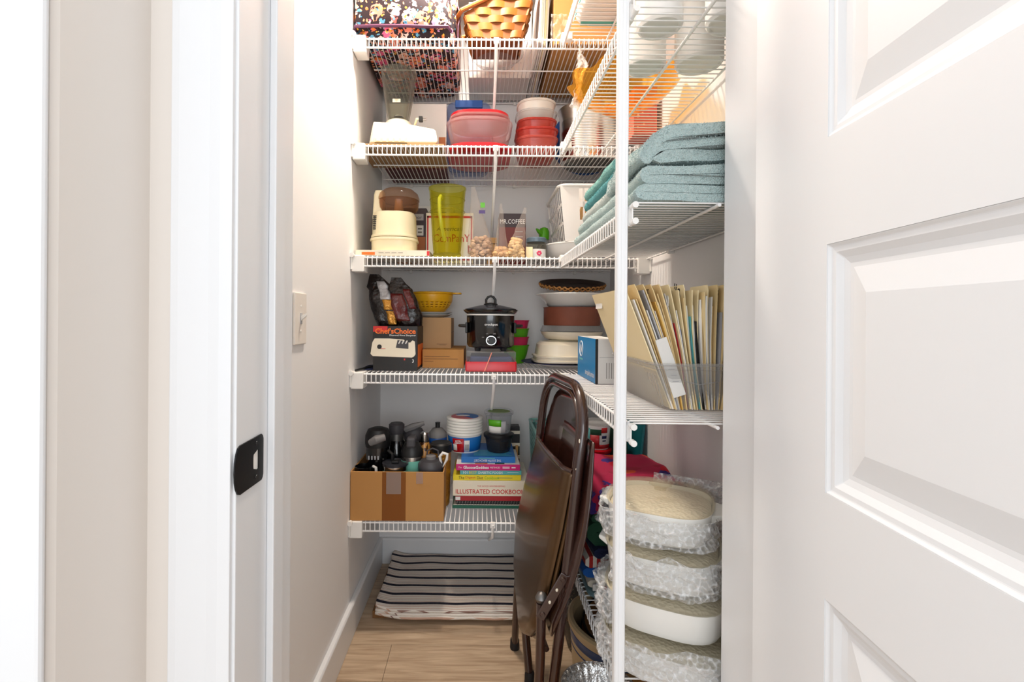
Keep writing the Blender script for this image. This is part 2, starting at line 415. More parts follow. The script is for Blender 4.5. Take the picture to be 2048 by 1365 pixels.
# ------------------------------------------------------------------ the room
XL, XR = -0.433, 0.578          # side walls of the pantry
DB, DF = 2.155, 1.652           # back wall; front edge of the back shelves
WF, WB = 0.665, 0.862           # front and back face of the wall the doorway is in
JL, JR = -0.330, 0.432          # door opening
CEIL = 2.44
b = B(); b.box(-2.0, 2.0, -2.0, 2.3, -0.06, -0.012)
fl = struct(b.obj('floor', M['carddk']))
pw = 0.165; y = 0.62; row = 0
while y < DB:
    y1 = min(y+pw, DB+0.02); xs = [-1.2, -0.25+0.37*((row*5) % 3)-0.4, 0.75+0.2*(row % 2), 1.3]
    xs = sorted(xs)
    for i in range(3):
        b = B(); b.box(xs[i]+0.0006, xs[i+1]-0.0006, y+0.0006, y1-0.0006, -0.012, 0)
        o = b.obj('plank', M['floor'], fl, loc=None); 
    y = y1; row += 1
b = B(); b.box(-2.0, 2.0, -2.0, 0.6205, -0.012, 0); b.obj('hall_planking', M['floor'], fl)
struct(B().box(XL-0.1, XL, WB, DB+0.1, 0, CEIL).obj('wall_left', M['wall']))
struct(B().box(XR, XR+0.1, WB, DB+0.1, 0, CEIL).obj('wall_right', M['wall']))
struct(B().box(XL-0.1, XR+0.1, DB, DB+0.1, 0, CEIL).obj('wall_back', M['wall']))
struct(B().box(XL-0.1, XR+0.1, WB-0.05, DB+0.1, CEIL, CEIL+0.06).obj('ceiling', M['ceil']))
b = B(); b.box(-0.462, JL-0.018, WF+0.012, WB, 0, CEIL); b.box(JR+0.018, 1.5, WF+0.012, WB, 0, CEIL); b.box(JL-0.018, JR+0.018, WF+0.012, WB, 2.068, CEIL)
struct(b.obj('wall_front', M['hall']))
b = B(); b.box(-1.9, -0.4585, 0.519, WB, 0, CEIL)
struct(b.obj('wall_hall', M['hall'], bevel=0.012))
struct(B().box(-1.9, -0.4578, 0.509, 0.5186, 0, CEIL).obj('trim_8', M['trim'], bevel=0.004))
# baseboards
def baseb(name, poly, axis, a0, a1): return struct(B().prism(poly, axis, a0, a1).obj(name, M['trim'], bevel=0.002))
H = 0.112
baseb('baseboard_left', [(XL,0),(XL+0.017,0),(XL+0.017,H-0.006),(XL+0.013,H),(XL,H)], 1, WB, DB)
baseb('baseboard_back', [(DB,0),(DB-0.017,0),(DB-0.017,H-0.006),(DB-0.013,H),(DB,H)], 0, XL+0.017, XR-0.017)
baseb('baseboard_right', [(XR,0),(XR-0.017,0),(XR-0.017,H-0.006),(XR-0.013,H),(XR,H)], 1, WB, DB)
# door lining: jamb, stop and casing on the latch side, head, hinge side
jl = struct(B().box(JL-0.018, JL, WF, WB, 0, 2.05).obj('trim_1', M['trim'], bevel=0.0015))
B().box(JL, JL+0.0115, 0.762, 0.80, 0, 2.05).obj('door_stop', M['trim'], jl, bevel=0.002)
struct(B().box(JR, JR+0.018, WF, WB, 0, 2.05).obj('trim_2', M['trim'], bevel=0.0015))
struct(B().box(JL-0.018, JR+0.018, WF, WB, 2.05, 2.068).obj('trim_3', M['trim']))
def casing(name, x0, x1, z0, z1, yface, s=1):
    poly = [(x0, yface+0.012),(x0, yface-0.002),(x0+0.012*s, yface-0.004),(x0+0.055*s, yface-0.006),(x0+0.07*s, yface-0.008),(x1, yface-0.008),(x1, yface+0.012)]
    return struct(B().prism([(p[0], p[1]) for p in poly], 2, z0, z1).obj(name, M['trim'], bevel=0.0015))
casing('trim_4', -0.421, JL-0.004, 0, 2.13, WF)
casing('trim_5', JR+0.09, JR+0.006, 0, 2.13, WF, -1)
b = B().box(-0.421, JR+0.09, WF-0.008, WF+0.012, 2.054, 2.13); struct(b.obj('trim_6', M['trim'], bevel=0.002))
b = B().box(JL-0.075, JL-0.004, WB, WB+0.012, 0, 2.12); struct(b.obj('trim_7', M['trim'], bevel=0.003))

# unseen window frame added behind the eye to go with the fill light
wn = bpy.data.objects.new('fill_light_frame', None); sc.collection.objects.link(wn); wn['kind'] = 'structure'; wn.location = (0, -2.4, 0.65)
for x0, x1, z0, z1 in ((-1.24,-1.16,0.57,2.43),(1.16,1.24,0.57,2.43),(-1.16,1.16,0.57,0.65),(-1.16,1.16,2.35,2.43)): B().box(x0, x1, -2.42, -2.37, z0, z1).obj('fill_frame_side', M['trim'], wn)
for x in (-0.4, 0.4): B().box(x-0.012, x+0.012, -2.41, -2.385, 0.65, 2.35).obj('fill_frame_bar', M['trim'], wn)
B().box(-1.16, 1.16, -2.41, -2.385, 1.49, 1.51).obj('fill_frame_bar', M['trim'], wn)

# ------------------------------------------------------------------ door (open, on the right)
def make_door():
    hx, hy = 0.412, 0.728; dirv = Vector((0.075, 1, 0)).normalized()      # hinge end far, latch end behind the eye
    Wd, T = 0.74, 0.035
    root = bpy.data.objects.new('door_1', None); sc.collection.objects.link(root); root['kind'] = 'structure'
    root.location = (hx, hy, 0.012)
    # local: x = along door from hinge toward the camera, y = out of the visible face, z up
    ang = math.atan2(-dirv.y, -dirv.x); root.rotation_euler = (0, 0, ang)
    base = CZ-0.012
    pan = [(base-1.0, base-0.726), (base-0.604, base-0.3185), (base-0.197, base+0.0885), (base+0.212, base+0.495), (base+0.617, base+0.87)]
    s0, s1 = 0.168, Wd-0.115; top = 2.03
    # with x toward the camera and z up, the pantry-side/visible face is on -y or +y: test which faces the camera axis
    nrm = Vector((math.cos(ang+PI/2), math.sin(ang+PI/2), 0)); sg = 1 if nrm.x < 0 else -1
    def bar(x0, x1, z0, z1, nm):
        b = B(); b.box(x0, x1, *(sorted((0, -sg*T))), z0, z1); b.obj(nm, M['door'], root, local=True)
    bar(0, s0, 0, top, 'stile'); bar(s1, Wd, 0, top, 'stile')
    zs = [0]+[z for p in pan for z in p]+[top]
    for i in range(0, len(zs), 2): bar(s0, s1, zs[i], zs[i+1], 'rail')
    for z0, z1 in pan:
        b = B(); rings = []
        for off, dep in ((0,0),(0.004,0.0035),(0.010,0.0040),(0.017,0.0085),(0.024,0.0105),(0.029,0.0105),(0.058,0.0035),(0.062,0.0035)):
            rings.append([(s0+off, -sg*dep, z0+off),(s1-off, -sg*dep, z0+off),(s1-off, -sg*dep, z1-off),(s0+off, -sg*dep, z1-off)])
        back = [[(s0, -sg*T, z0),(s1, -sg*T, z0),(s1, -sg*T, z1),(s0, -sg*T, z1)]]
        b.loft(back+rings); b.obj('panel', M['door'], root, local=True, bevel=0.0012)
    b = B().lathe([(0.006,-0.05),(0.006,0.05)], 12, (-0.006, sg*0.003, 1.75)); b.obj('hinge', M['blackm'], root, local=True)
    b = B().lathe([(0.006,-0.05),(0.006,0.05)], 12, (-0.006, sg*0.003, 0.25)); b.obj('hinge', M['blackm'], root, local=True)
    for k in (1,):
        kx = Wd-0.06; b = B().lathe([(0.030,0),(0.030,0.008),(0.011,0.012),(0.011,0.035),(0.024,0.045),(0.028,0.058),(0.022,0.068)], 20)
        o = b.obj('knob', M['blackm'], root, local=True, smooth=True); o.location = (kx, 0, 0.93); o.rotation_euler = (-sg*PI/2, 0, 0)
make_door()
# strike plate on the latch jamb
sp = thing('strike_plate', 'black metal strike plate screwed to the white door jamb', 'strike plate', at(500, 936, 0.70))
def strike():
    z0, z1 = Zp(985, 0.70, 500), Zp(888, 0.70, 500); zc = (z0+z1)/2; yf, yb = 0.667, 0.745
    hy0, hy1, hz = 0.712, 0.731, 0.0155
    poly = []
    for i in range(9):
        a = PI/2+PI*i/8; poly.append((yf+0.006+0.016*math.cos(a), zc+(z1-z0)/2*0.98*math.sin(a)))
    ring_o = [(yb, z0+0.004),(yb-0.004, z0)]
    outer = poly+[(yb-0.006, z0),(yb-0.002, z0+0.003),(yb, z0+0.008),(yb, z1-0.008),(yb-0.002, z1-0.003),(yb-0.006, z1)]
    n = len(outer); inner = []
    for p in outer:
        a = math.atan2((p[1]-zc)/0.03, (p[0]-(hy0+hy1)/2)/0.03)
        c, s_ = math.cos(a), math.sin(a); k = 1/max(abs(c)**4+abs(s_)**4, 1e-6)**0.25
        inner.append(((hy0+hy1)/2+(hy1-hy0)/2*c*k, zc+hz*s_*k))
    x0, x1 = JL+0.0002, JL+0.0022
    b = B(); b.loft([[(x0,)+p for p in outer], [(x1,)+p for p in outer], [(x1,)+p for p in inner], [(x0,)+p for p in inner]], False, False)
    b.obj('plate', M['blackm'], sp)
    B().loft([[(x0-0.0001,)+p for p in inner], [(x0+0.0004,)+p for p in inner]]).obj('bolt_hole', M['paper'], sp)
    for zz in (zc+0.025, zc-0.025):
        b = B(); b.loft([[(x1+dx, 0.722+0.0036*k*math.cos(2*PI*i/12), zz+0.0036*k*math.sin(2*PI*i/12)) for i in range(12)] for dx, k in ((-0.0006,1),(0.0008,0.8))])
        b.obj('screw', M['blackmat'], sp)
strike()
# light switch on the left wall
def switch():
    zc = Zp(643, 1.17, 600); yc = 1.17
    t = thing('light_switch', 'ivory toggle light switch plate on the left pantry wall', 'light switch', (XL, yc, zc))
    B().box(XL, XL+0.006, yc-0.038, yc+0.038, zc-0.062, zc+0.062).obj('plate', M['switch'], t, bevel=0.002)
    B().box(XL+0.005, XL+0.0072, yc-0.006, yc+0.006, zc-0.013, zc+0.013).obj('slot', M['paperg'], t)
    b = B(); b.loft([[(XL+0.006, yc-0.004, zc-0.006),(XL+0.006, yc+0.004, zc-0.006),(XL+0.006, yc+0.004, zc+0.006),(XL+0.006, yc-0.004, zc+0.006)],
                     [(XL+0.020, yc-0.003, zc+0.007),(XL+0.020, yc+0.003, zc+0.007),(XL+0.020, yc+0.003, zc+0.013),(XL+0.020, yc-0.003, zc+0.013)]])
    b.obj('toggle', M['plwhite'], t, bevel=0.0008)
    for dz in (0.03, -0.03):
        b = B(); b.loft([[(XL+dx, yc+0.0035*k*math.cos(2*PI*i/12), zc+dz+0.0035*k*math.sin(2*PI*i/12)) for i in range(12)] for dx, k in ((0.005,1),(0.0072,0.8))])
        b.obj('screw', M['plwhite'], t)
switch()
# ceiling lamp of the pantry (out of the frame, it lights the place)
t = thing('ceiling_lamp', 'round flush ceiling lamp with warm white diffuser above the pantry aisle', 'lamp', (-0.07, 1.52, CEIL))
B().lathe([(0.10,-0.001),(0.10,-0.03),(0.085,-0.034)], 32, (-0.07, 1.52, CEIL)).obj('rim', M['plwhite'], t, smooth=True)
B().lathe([(0.085,-0.033),(0.08,-0.042),(0.05,-0.05),(0.001,-0.052)], 32, (-0.07, 1.52, CEIL)).obj('diffuser', M['lamp'], t, smooth=True)

# ------------------------------------------------------------------ wire shelves
Z1, Z2, Z3, Z4, Z5, ZR5 = 2.033, 1.669, 1.291, 0.895, 0.392, 0.376
WR, RR, LIP = 0.0017, 0.0034, 0.036
XLIP = 0.275; RD0 = 0.872       # lip of the right-hand shelves and their near end
STEP = 0.01584; RSTEP = 0.0205
def shared(name, me, parent, loc):
    o = bpy.data.objects.new(name, me); sc.collection.objects.link(o); o.parent = parent; o.location = loc; return o
def wire_mesh(path, mname):
    o = B().tube(path, WR, 6).obj(mname, M['wire'], smooth=60); me = o.data; bpy.data.objects.remove(o); return me
bw = wire_mesh([(0, DB-0.012-DF, -WR), (0, 0.004, -WR), (0, 0.0005, -WR-0.001), (0, -0.001, -WR-0.006), (0, -0.001, -LIP)], 'deck_wire')
rw = wire_mesh([(XR-0.012-XLIP, 0, -WR), (0.004, 0, -WR), (0.0005, 0, -WR-0.001), (-0.001, 0, -WR-0.006), (-0.001, 0, -LIP)], 'deck_wire')
BX0, BX1 = XL+0.038, XR-0.038
def bracket(t, x0, x1, z):
    b = B(); b.box(x0, x1, DF-0.012, DF+0.05, z-0.056, z+0.0003); b.obj('end_bracket', M['plwhite'], t, bevel=0.003)
    wx = XL if x0 < 0 else XR; s = 1 if x0 < 0 else -1
    b = B().tube([(wx+s*0.006, DF-0.026, z-0.002), (wx+s*0.006, DF-0.012, z-0.002)], 0.008, 10); b.obj('wall_anchor', M['plwhite'], t, smooth=True)
    b = B(); b.box(*sorted((wx, wx+s*0.006)), DF-0.02, DF+0.06, z-0.05, z+0.0003); b.obj('wall_plate', M['plwhite'], t, bevel=0.002)
def back_shelf(z, label):
    t = thing('wire_shelf', label, 'shelf', (0, DF, z), group='back wall wire shelves')
    n = int((BX1-BX0)/STEP)
    for i in range(n+1): shared('deck_wire', bw, t, (BX0+i*STEP, 0, 0))
    for nm, yy, dz, r in (('front_rail', DF+0.0015, -2*WR-RR, RR), ('lip_rail', DF+WR+0.0005, -LIP, RR), ('support_rail', 1.862, -2*WR-RR*0.8, RR*0.8), ('support_rail', 2.05, -2*WR-RR*0.8, RR*0.8), ('back_rail', DB-0.013, -2*WR-RR*0.8, RR*0.8)):
        B().tube([(BX0-0.012, yy, z+dz), (BX1+0.012, yy, z+dz)], r, 8).obj(nm, M['wire'], t, smooth=60)
    bracket(t, XL+0.002, XL+0.044, z); bracket(t, XR-0.044, XR-0.002, z)
    xb = 0.052
    b = B().tube([(xb, DF-0.004, z-0.01), (xb, DF+0.006, z-0.055), (xb-0.001, DB-0.012, z-0.285), (xb-0.001, DB-0.004, z-0.31)], 0.0055, 10); b.obj('support_brace', M['wire'], t, smooth=60)
    b = B().box(xb-0.009, xb+0.009, DF-0.0065, DF+0.004, z-0.022, z-0.002); b.obj('brace_hook', M['plwhite'], t, bevel=0.002)
    b = B().box(xb-0.012, xb+0.010, DB-0.006, DB, z-0.325, z-0.285); br = b.obj('brace_foot', M['plwhite'], t, bevel=0.002)
    b = B(); b.loft([[(xb+0.004*k*math.cos(2*PI*i/10), DB-0.006-dy, z-0.312+0.004*k*math.sin(2*PI*i/10)) for i in range(10)] for dy, k in ((0,1),(0.002,0.8))]); b.obj('screw', M['steeld'], t)
    for xc in (-0.3, 0.15, 0.42):
        B().box(xc-0.006, xc+0.006, DB-0.018, DB, z-0.014, z-0.001).obj('wall_clip', M['plwhite'], t, bevel=0.002)
    return t
back_shelf(Z1, 'topmost white wire shelf on the back wall under the floral bag')
back_shelf(Z2, 'white wire shelf on the back wall carrying the blender')
back_shelf(Z3, 'white wire shelf on the back wall carrying the green pitcher')
back_shelf(Z4, 'white wire shelf on the back wall carrying the slow cooker')
back_shelf(Z5, 'lowest white wire shelf on the back wall carrying the cookbooks')
def right_shelf(z, label):
    t = thing('wire_shelf', label, 'shelf', (XLIP, RD0, z), group='side wall wire shelves')
    n = int((DF-0.012-RD0)/RSTEP)
    for i in range(n+1): shared('deck_wire', rw, t, (0, 0.003+i*RSTEP, 0))
    for nm, xx, dz, r in (('front_rail', XLIP+0.0015, -2*WR-RR, RR), ('lip_rail', XLIP+WR+0.0005, -LIP, RR), ('support_rail', 0.425, -2*WR-RR, RR), ('back_rail', XR-0.013, -2*WR-RR*0.8, RR*0.8)):
        B().tube([(xx, RD0-0.004 if nm != 'support_rail' else RD0-0.008, z+dz), (xx, DF-0.008, z+dz)], r, 8).obj(nm, M['wire'], t, smooth=60)
    for dz in (-2*WR-RR, -LIP):
        B().tube([(XLIP+0.0015, RD0-0.008, z+dz), (XLIP+0.0015, RD0+0.006, z+dz)], 0.0058, 10).obj('rail_cap', M['plwhite'], t, smooth=60)
    B().box(XLIP-0.006, XLIP+0.03, DF-0.03, DF-0.006, z-0.02, z+0.003).obj('corner_clip', M['plwhite'], t, bevel=0.002)
    for yc in (1.05, 1.45):
        B().box(XR-0.018, XR, yc-0.006, yc+0.006, z-0.014, z-0.001).obj('wall_clip', M['plwhite'], t, bevel=0.002)
    return t
right_shelf(Z1, 'topmost white wire shelf on the right wall, cut by the top of the photo')
right_shelf(Z2, 'white wire shelf on the right wall under the amber bowl')
right_shelf(Z3, 'white wire shelf on the right wall under the aqua towels')
right_shelf(Z4, 'white wire shelf on the right wall under the file bin')
right_shelf(ZR5, 'lowest white wire shelf on the right wall under the casserole dishes')
def pole():
    yc = 0.898; x0 = X(1231.5, yc); x1 = x0+0.0200
    t = thing('shelf_support_pole', 'tall white vertical support pole clipped to the right-hand shelves', 'pole', (x0, yc, 0))
    b = B(); b.prism([(x0,yc-0.004),(x0+0.002,yc-0.007),(x0+0.007,yc-0.007),(x0+0.008,yc-0.0055),(x0+0.0135,yc-0.0055),(x0+0.0145,yc-0.007),(x1-0.002,yc-0.007),(x1,yc-0.004),(x1,yc+0.009),(x0,yc+0.009)], 2, 0, CEIL)
    b.obj('channel', M['pole'], t)
    for z in (Z1, Z2, Z3, Z4, ZR5):
        B().box(x1, x1+0.009, yc-0.004, yc+0.010, z-LIP-0.004, z-0.008).obj('shelf_clip', M['plwhite'], t, bevel=0.002)
pole()
# ------------------------------------------------------------------ objects: generic makers
def carton(name, label, cat, x0, x1, y0, y1, z0, h, m, group=None, bev=0.0015, part='body'):
    t = thing(name, label, cat, ((x0+x1)/2, (y0+y1)/2, z0), group=group)
    B().box(x0, x1, y0, y1, z0, z0+h).obj(part, m, t, bevel=bev)
    return t
def plate_on(t, name, x0, x1, z0, z1, y, m, proud=0.0006):
    return B().box(x0, x1, y-proud, y+0.0002, z0, z1).obj(name, m, t)
def nz(x, y, z=0): return noise.noise(Vector((x, y, z)))
def ribbon(b, path, thick, y0, y1, ny=14, amp=0.004, fr=9.0, seed=0.0, rnd=4, xs=lambda y: 0.0):
    """a folded cloth: an open path in x,z given thickness and run along y, with lumps"""
    P = [Vector((p[0], 0, p[1])) for p in path]
    # resample
    pts = []
    for a, c in zip(P[:-1], P[1:]):
        k = max(1, int((c-a).length/0.012))
        pts += [a.lerp(c, i/k) for i in range(k)]
    pts.append(P[-1]); m = len(pts)
    L_, R_ = [], []
    for i, p in enumerate(pts):
        t = (pts[min(i+1, m-1)]-pts[max(i-1, 0)]).normalized(); nn = Vector((-t.z, 0, t.x))
        L_.append(p+nn*thick/2); R_.append(p-nn*thick/2)
    def cap(i, sgn):
        t = (pts[1]-pts[0] if i == 0 else pts[-1]-pts[-2]).normalized(); nn = Vector((-t.z, 0, t.x)); out = []
        for k in range(1, rnd):
            a = PI*k/rnd
            out.append(pts[i]+(nn*math.cos(a)*sgn+t*math.sin(a)*(1 if i else -1))*thick/2)
        return out
    sec = L_+cap(-1, 1)+R_[::-1]+cap(0, -1)
    rings = []
    for j in range(ny+1):
        f = j/ny; y = y0+(y1-y0)*f; e = min(f, 1-f)*ny; sh = 1.0
        rg = []
        for p in sec:
            q = Vector((p.x+xs(y), y, p.z))
            d1 = amp*nz(q.x*fr+seed, q.y*fr, q.z*fr*1.5); d2 = amp*nz(q.x*fr, q.y*fr+seed, q.z*fr*1.5+5)
            rg.append((q.x+d1, q.y+amp*2*nz(q.x*fr+9, q.z*fr+seed) , q.z+d2))
        rings.append(rg)
    return b.loft(rings)
def lumpy(b, cx, cy, cz, rx, ry, rz, n=14, m=9, amp=0.12, seed=0):
    rings = []
    for j in range(m+1):
        a = -PI/2+PI*j/m; rg = []
        for i in range(n):
            t = 2*PI*i/n; d = Vector((math.cos(a)*math.cos(t), math.cos(a)*math.sin(t), math.sin(a)))
            k = 1+amp*nz(d.x*1.7+seed, d.y*1.7, d.z*1.7)
            rg.append((cx+d.x*rx*k, cy+d.y*ry*k, cz+d.z*rz*k))
        rings.append(rg)
    return b.loft(rings)

# ------------------------------------------------------------------ top back shelf
def floral_bag():
    x0, x1, y0, y1 = XL+0.012, X(905, 1.70, 60), 1.655, 2.12
    z0 = Z1+0.001; cx, cy, wd, dp = (x0+x1)/2, (y0+y1)/2, x1-x0, y1-y0
    t = thing('floral_bag', 'dark floral quilted bag with purple trim on the top shelf', 'bag', (cx, cy, z0))
    b = B(); rings = []
    for z, k in ((0,0.94),(0.012,0.985),(0.05,1.0),(0.12,1.0),(0.20,0.99),(0.28,0.94),(0.33,0.8),(0.345,0.55)):
        rings.append([(p[0]+0.004*nz(p[0]*8, p[1]*8, z*8), p[1]+0.004*nz(p[1]*8, p[0]*8, z*8+4), p[2]) for p in rrect(cx, cy, wd*k, dp*k, 0.06, z0+z, 6)])
    b.loft(rings); b.obj('body', M['floral'], t, smooth=True)
    # front pocket that bulges over the edge of the shelf
    b = B(); rings = []
    for z, g in ((0.024,-0.004),(0.03,0.014),(0.05,0.022),(0.12,0.024),(0.2,0.02),(0.24,0.0)):
        rings.append([(cx+(wd/2+0.012)*s*(1-0.02*(z > 0.2)), y0+0.03-yy*(g+0.03)/0.03*0.03, z0+z) for s, yy in ((-0.98,0),(-1,0.4),(-0.94,0.9),(-0.5,1.05),(0,1.1),(0.4,1.05),(0.78,0.9),(0.84,0.4),(0.82,0))])
    b.loft(rings); fp = b.obj('front_pocket', M['floral'], t, smooth=True)
    pa = [(cx+(wd/2+0.012)*s, y0+0.03-(0.016+0.03)*yy, z0+0.026+dz) for s, yy, dz in ((-0.99,0.3,0.002),(-0.95,0.98,0),(-0.5,1.05,0.001),(0,1.1,0),(0.4,1.06,-0.001),(0.78,0.96,0.002),(0.83,0.3,0.005))]
    B().tube(pa, 0.0055, 8).obj('piping', M['purple'], fp, smooth=True)
    # strap on the right
    b = B(); xs_ = x1+0.002
    pts = [(xs_, 1.70, z0+0.13), (xs_+0.012, 1.69, z0+0.09), (xs_+0.004, 1.685, z0+0.05), (xs_+0.003, 1.69, z0+0.01)]
    b.loft([[(p[0]-0.0015, p[1]-0.016, p[2]), (p[0]+0.0015, p[1]-0.016, p[2]), (p[0]+0.0015, p[1]+0.016, p[2]), (p[0]-0.0015, p[1]+0.016, p[2])] for p in pts]); b.obj('strap', M['purple'], t)
    B().tube([(x0+0.09, y0+0.1, z0+0.33), (x0+0.1, y0+0.1, z0+0.39), (x1-0.1, y0+0.1, z0+0.39), (x1-0.09, y0+0.1, z0+0.33)], 0.008, 8).obj('handle', M['purple'], t, smooth=True)
floral_bag()
def woven_basket():
    y0, y1 = 1.66, 1.80; z0 = Z1+0.002
    xb0, xb1 = X(938, 1.70, 90), X(1031, 1.70, 90); xt0, xt1 = X(910, 1.69, 20), X(1052, 1.69, 20)
    cx = (xb0+xb1)/2
    t = thing('woven_basket', 'honey brown woven splint basket with a slanted rim on the top shelf', 'basket', (cx, (y0+y1)/2, z0))
    Ht = 0.17
    def top(x): return 0.085+(x-xt0)/(xt1-xt0)*0.115
    def edge(z):
        f = z/Ht; return xb0+(xt0-xb0)*min(f*1.35, 1.0), xb1+(xt1-xb1)*min(f*1.35, 1.0), y0-0.004*f, y1+0.02*f
    B().box(xb0+0.004, xb1-0.004, y0+0.004, y1-0.004, z0, z0+0.006).obj('base_board', M['splintd'], t, bevel=0.002)
    # inner wall
    def wall(face):
        b = B()
        def fn(u, v):
            if face in (0, 1):
                xm = xb0+(xb1-xb0)*u; z = v*top(xt0+(xt1-xt0)*u); e = edge(z); x = e[0]+(e[1]-e[0])*u
                return (x, (e[2]+0.004) if face == 0 else (e[3]-0.004), z0+z)
            xx = xt0 if face == 2 else xt1; z = v*top(xx); e = edge(z)
            return ((e[0]+0.004) if face == 2 else (e[1]-0.004), e[2]+0.004+(e[3]-e[2]-0.008)*u, z0+z)
        b.grid(fn, 12, 8); return b
    for f_ in range(4): wall(f_).obj('lining', M['splintd'], t, thick=0.002)
    # stakes and weavers on the front and both ends
    nst = 5; rowh = 0.025
    for face in (0, 2, 3):
        n = nst if face == 0 else 5
        for k in range(n):
            u0, u1 = (k+0.14)/n, (k+0.86)/n
            b = B(); rings = []
            for v in range(9):
                rg = []
                for u, o_ in ((u0,0),(u1,0),(u1,1),(u0,1)):
                    if face == 0:
                        z = v/8*(top(xt0+(xt1-xt0)*u)-0.004); e = edge(z); rg.append((e[0]+(e[1]-e[0])*u, e[2]-0.0012*o_, z0+z))
                    else:
                        xx = xt0 if face == 2 else xt1; z = v/8*(top(xx)-0.004); e = edge(z); s = -1 if face == 2 else 1
                        rg.append(((e[0] if face == 2 else e[1])+s*0.0012*o_, e[2]+(e[3]-e[2])*u, z0+z))
                rings.append(rg)
            b.loft(rings).obj('stake', M['splintd'], t)
        r_ = 0
        while True:
            zc = 0.014+r_*rowh
            if zc > 0.2: break
            b = B(); rings = []
            m = n*8
            for i in range(m+1):
                u = i/m
                lim = top(xt0+(xt1-xt0)*u) if face == 0 else top(xt0 if face == 2 else xt1)
                if zc+rowh*0.55 > lim: 
                    if rings: break
                    continue
                wv = 0.0036*math.sin(PI*(u*n)+PI*r_+PI/2*0)*1.0
                wv = 0.0038*math.cos(2*PI*(u*n-0.5)/2+PI*(r_ % 2))
                rg = []
                for dz, o_ in ((-rowh*0.46,0),(rowh*0.46,0),(rowh*0.46,1),(-rowh*0.46,1)):
                    z = zc+dz; e = edge(z)
                    if face == 0: rg.append((e[0]+(e[1]-e[0])*u, e[2]-wv-0.0016*o_-0.001, z0+z))
                    else:
                        s = -1 if face == 2 else 1
                        rg.append(((e[0] if face == 2 else e[1])+s*(wv+0.0016*o_+0.001), e[2]+(e[3]-e[2])*u, z0+z))
                rings.append(rg)
            # on the slanted front the long rows start where the rim allows
            if len(rings) < 2 and face == 0:
                rings = []
                for i in range(m+1):
                    u = i/m
                    if zc+rowh*0.55 > top(xt0+(xt1-xt0)*u): continue
                    wv = 0.0038*math.cos(2*PI*(u*n-0.5)/2+PI*(r_ % 2)); rg = []
                    for dz, o_ in ((-rowh*0.46,0),(rowh*0.46,0),(rowh*0.46,1),(-rowh*0.46,1)):
                        z = zc+dz; e = edge(z); rg.append((e[0]+(e[1]-e[0])*u, e[2]-wv-0.0016*o_-0.001, z0+z))
                    rings.append(rg)
            if len(rings) >= 2: b.loft(rings).obj('weaver', M['splint'], t, smooth=30)
            r_ += 1
    # rim hoop: flat band along the slanted top
    for o_, nm in ((-0.006, 'rim'), ):
        loop = []
        def P_(x, y): return (x, y, z0+top(x)+0.001)
        e0 = edge(top(xt0)); e1 = edge(top(xt1))
        a = (xt0-0.004, e0[2]-0.006); c = (xt1+0.004, e1[2]-0.006); d_ = (xt1+0.004, e1[3]+0.006); f_ = (xt0-0.004, e0[3]+0.006)
        cs = [a, c, d_, f_]
        for i in range(4):
            p, q = cs[i], cs[(i+1) % 4]
            for k in range(10): loop.append(P_(p[0]+(q[0]-p[0])*(k/10*0.9+0.05), p[1]+(q[1]-p[1])*(k/10*0.9+0.05)))
        B().tube(loop, 0.0075, 8, closed=True).obj('rim', M['splint'], t, smooth=True)
woven_basket()
t = carton('white_box', 'white cardboard box with faint grey print behind the woven basket', 'box', -0.05, 0.20, 1.93, 2.13, Z1+0.001, 0.30, M['paper'])
for i, wd in enumerate((0.19, 0.10, 0.14)):
    plate_on(t, 'print_line', -0.03, -0.03+wd, Z1+0.06+i*0.028, Z1+0.0615+i*0.028, 1.93, M['paperg'])
t = thing('clear_cake_dome', 'round clear plastic tray lying on the wires below the white box', 'tray', (X(985, 1.84, 190), 1.86, Z1))
B().lathe(vessel([(0.070,0.0),(0.078,0.004),(0.098,0.03),(0.104,0.031)], 0.0015), 36, (0.0, 0.0, 0.0)).obj('tray', M['clear'], t, smooth=True, local=True)
t.location = (0.055, 1.815, Z1+0.001)
# leaning paper stack and cardboard carton at the right end of the top shelf
t = thing('paper_stack', 'tall stack of loose white paper leaning against the brown carton', 'paper', (0.21, 1.9, Z1))
for k in range(5):
    xa = 0.196+0.0075*k; b = B()
    b.loft([[(xa, 1.675+0.008*k, Z1+0.001),(xa+0.006, 1.675+0.008*k, Z1+0.001),(xa+0.006, 2.11, Z1+0.001),(xa, 2.11, Z1+0.001)],
            [(xa+0.012, 1.675+0.008*k, Z1+0.27+0.012*(k % 3)),(xa+0.018, 1.675+0.008*k, Z1+0.27+0.012*(k % 3)),(xa+0.018, 2.11, Z1+0.27),(xa+0.012, 2.11, Z1+0.27)]])
    b.obj('sheaf', M['manila'] if k == 3 else M['paper'], t)
t = carton('cardboard_carton', 'plain brown cardboard carton at the right end of the top back shelf', 'carton', 0.252, 0.552, 1.69, 2.10, Z1+0.001, 0.20, M['card'])
B().box(0.252, 0.552, 1.675, 1.692, Z1+0.196, Z1+0.2).obj('flap', M['card'], t)
t = thing('plastic_wrap', 'crumpled clear plastic wrap tucked beside the brown carton', 'plastic wrap', (0.262, 1.664, Z1))
def crumple(b, c, ax, ay, nu, nv, amp, fr, seed):
    c, ax, ay = Vector(c), Vector(ax), Vector(ay); nn = ax.cross(ay).normalized()
    def fn(u, v):
        p = c+ax*(u-0.5)+ay*(v-0.5)
        d = amp*(nz(u*fr+seed, v*fr, seed)+0.5*nz(u*fr*2.3+seed, v*fr*2.3, 3+seed))
        e = 0.08*nz(v*6+seed, 2.0, seed)
        return p+nn*d+ax*e*(abs(u-0.5)*2)
    return b.grid(fn, nu, nv)
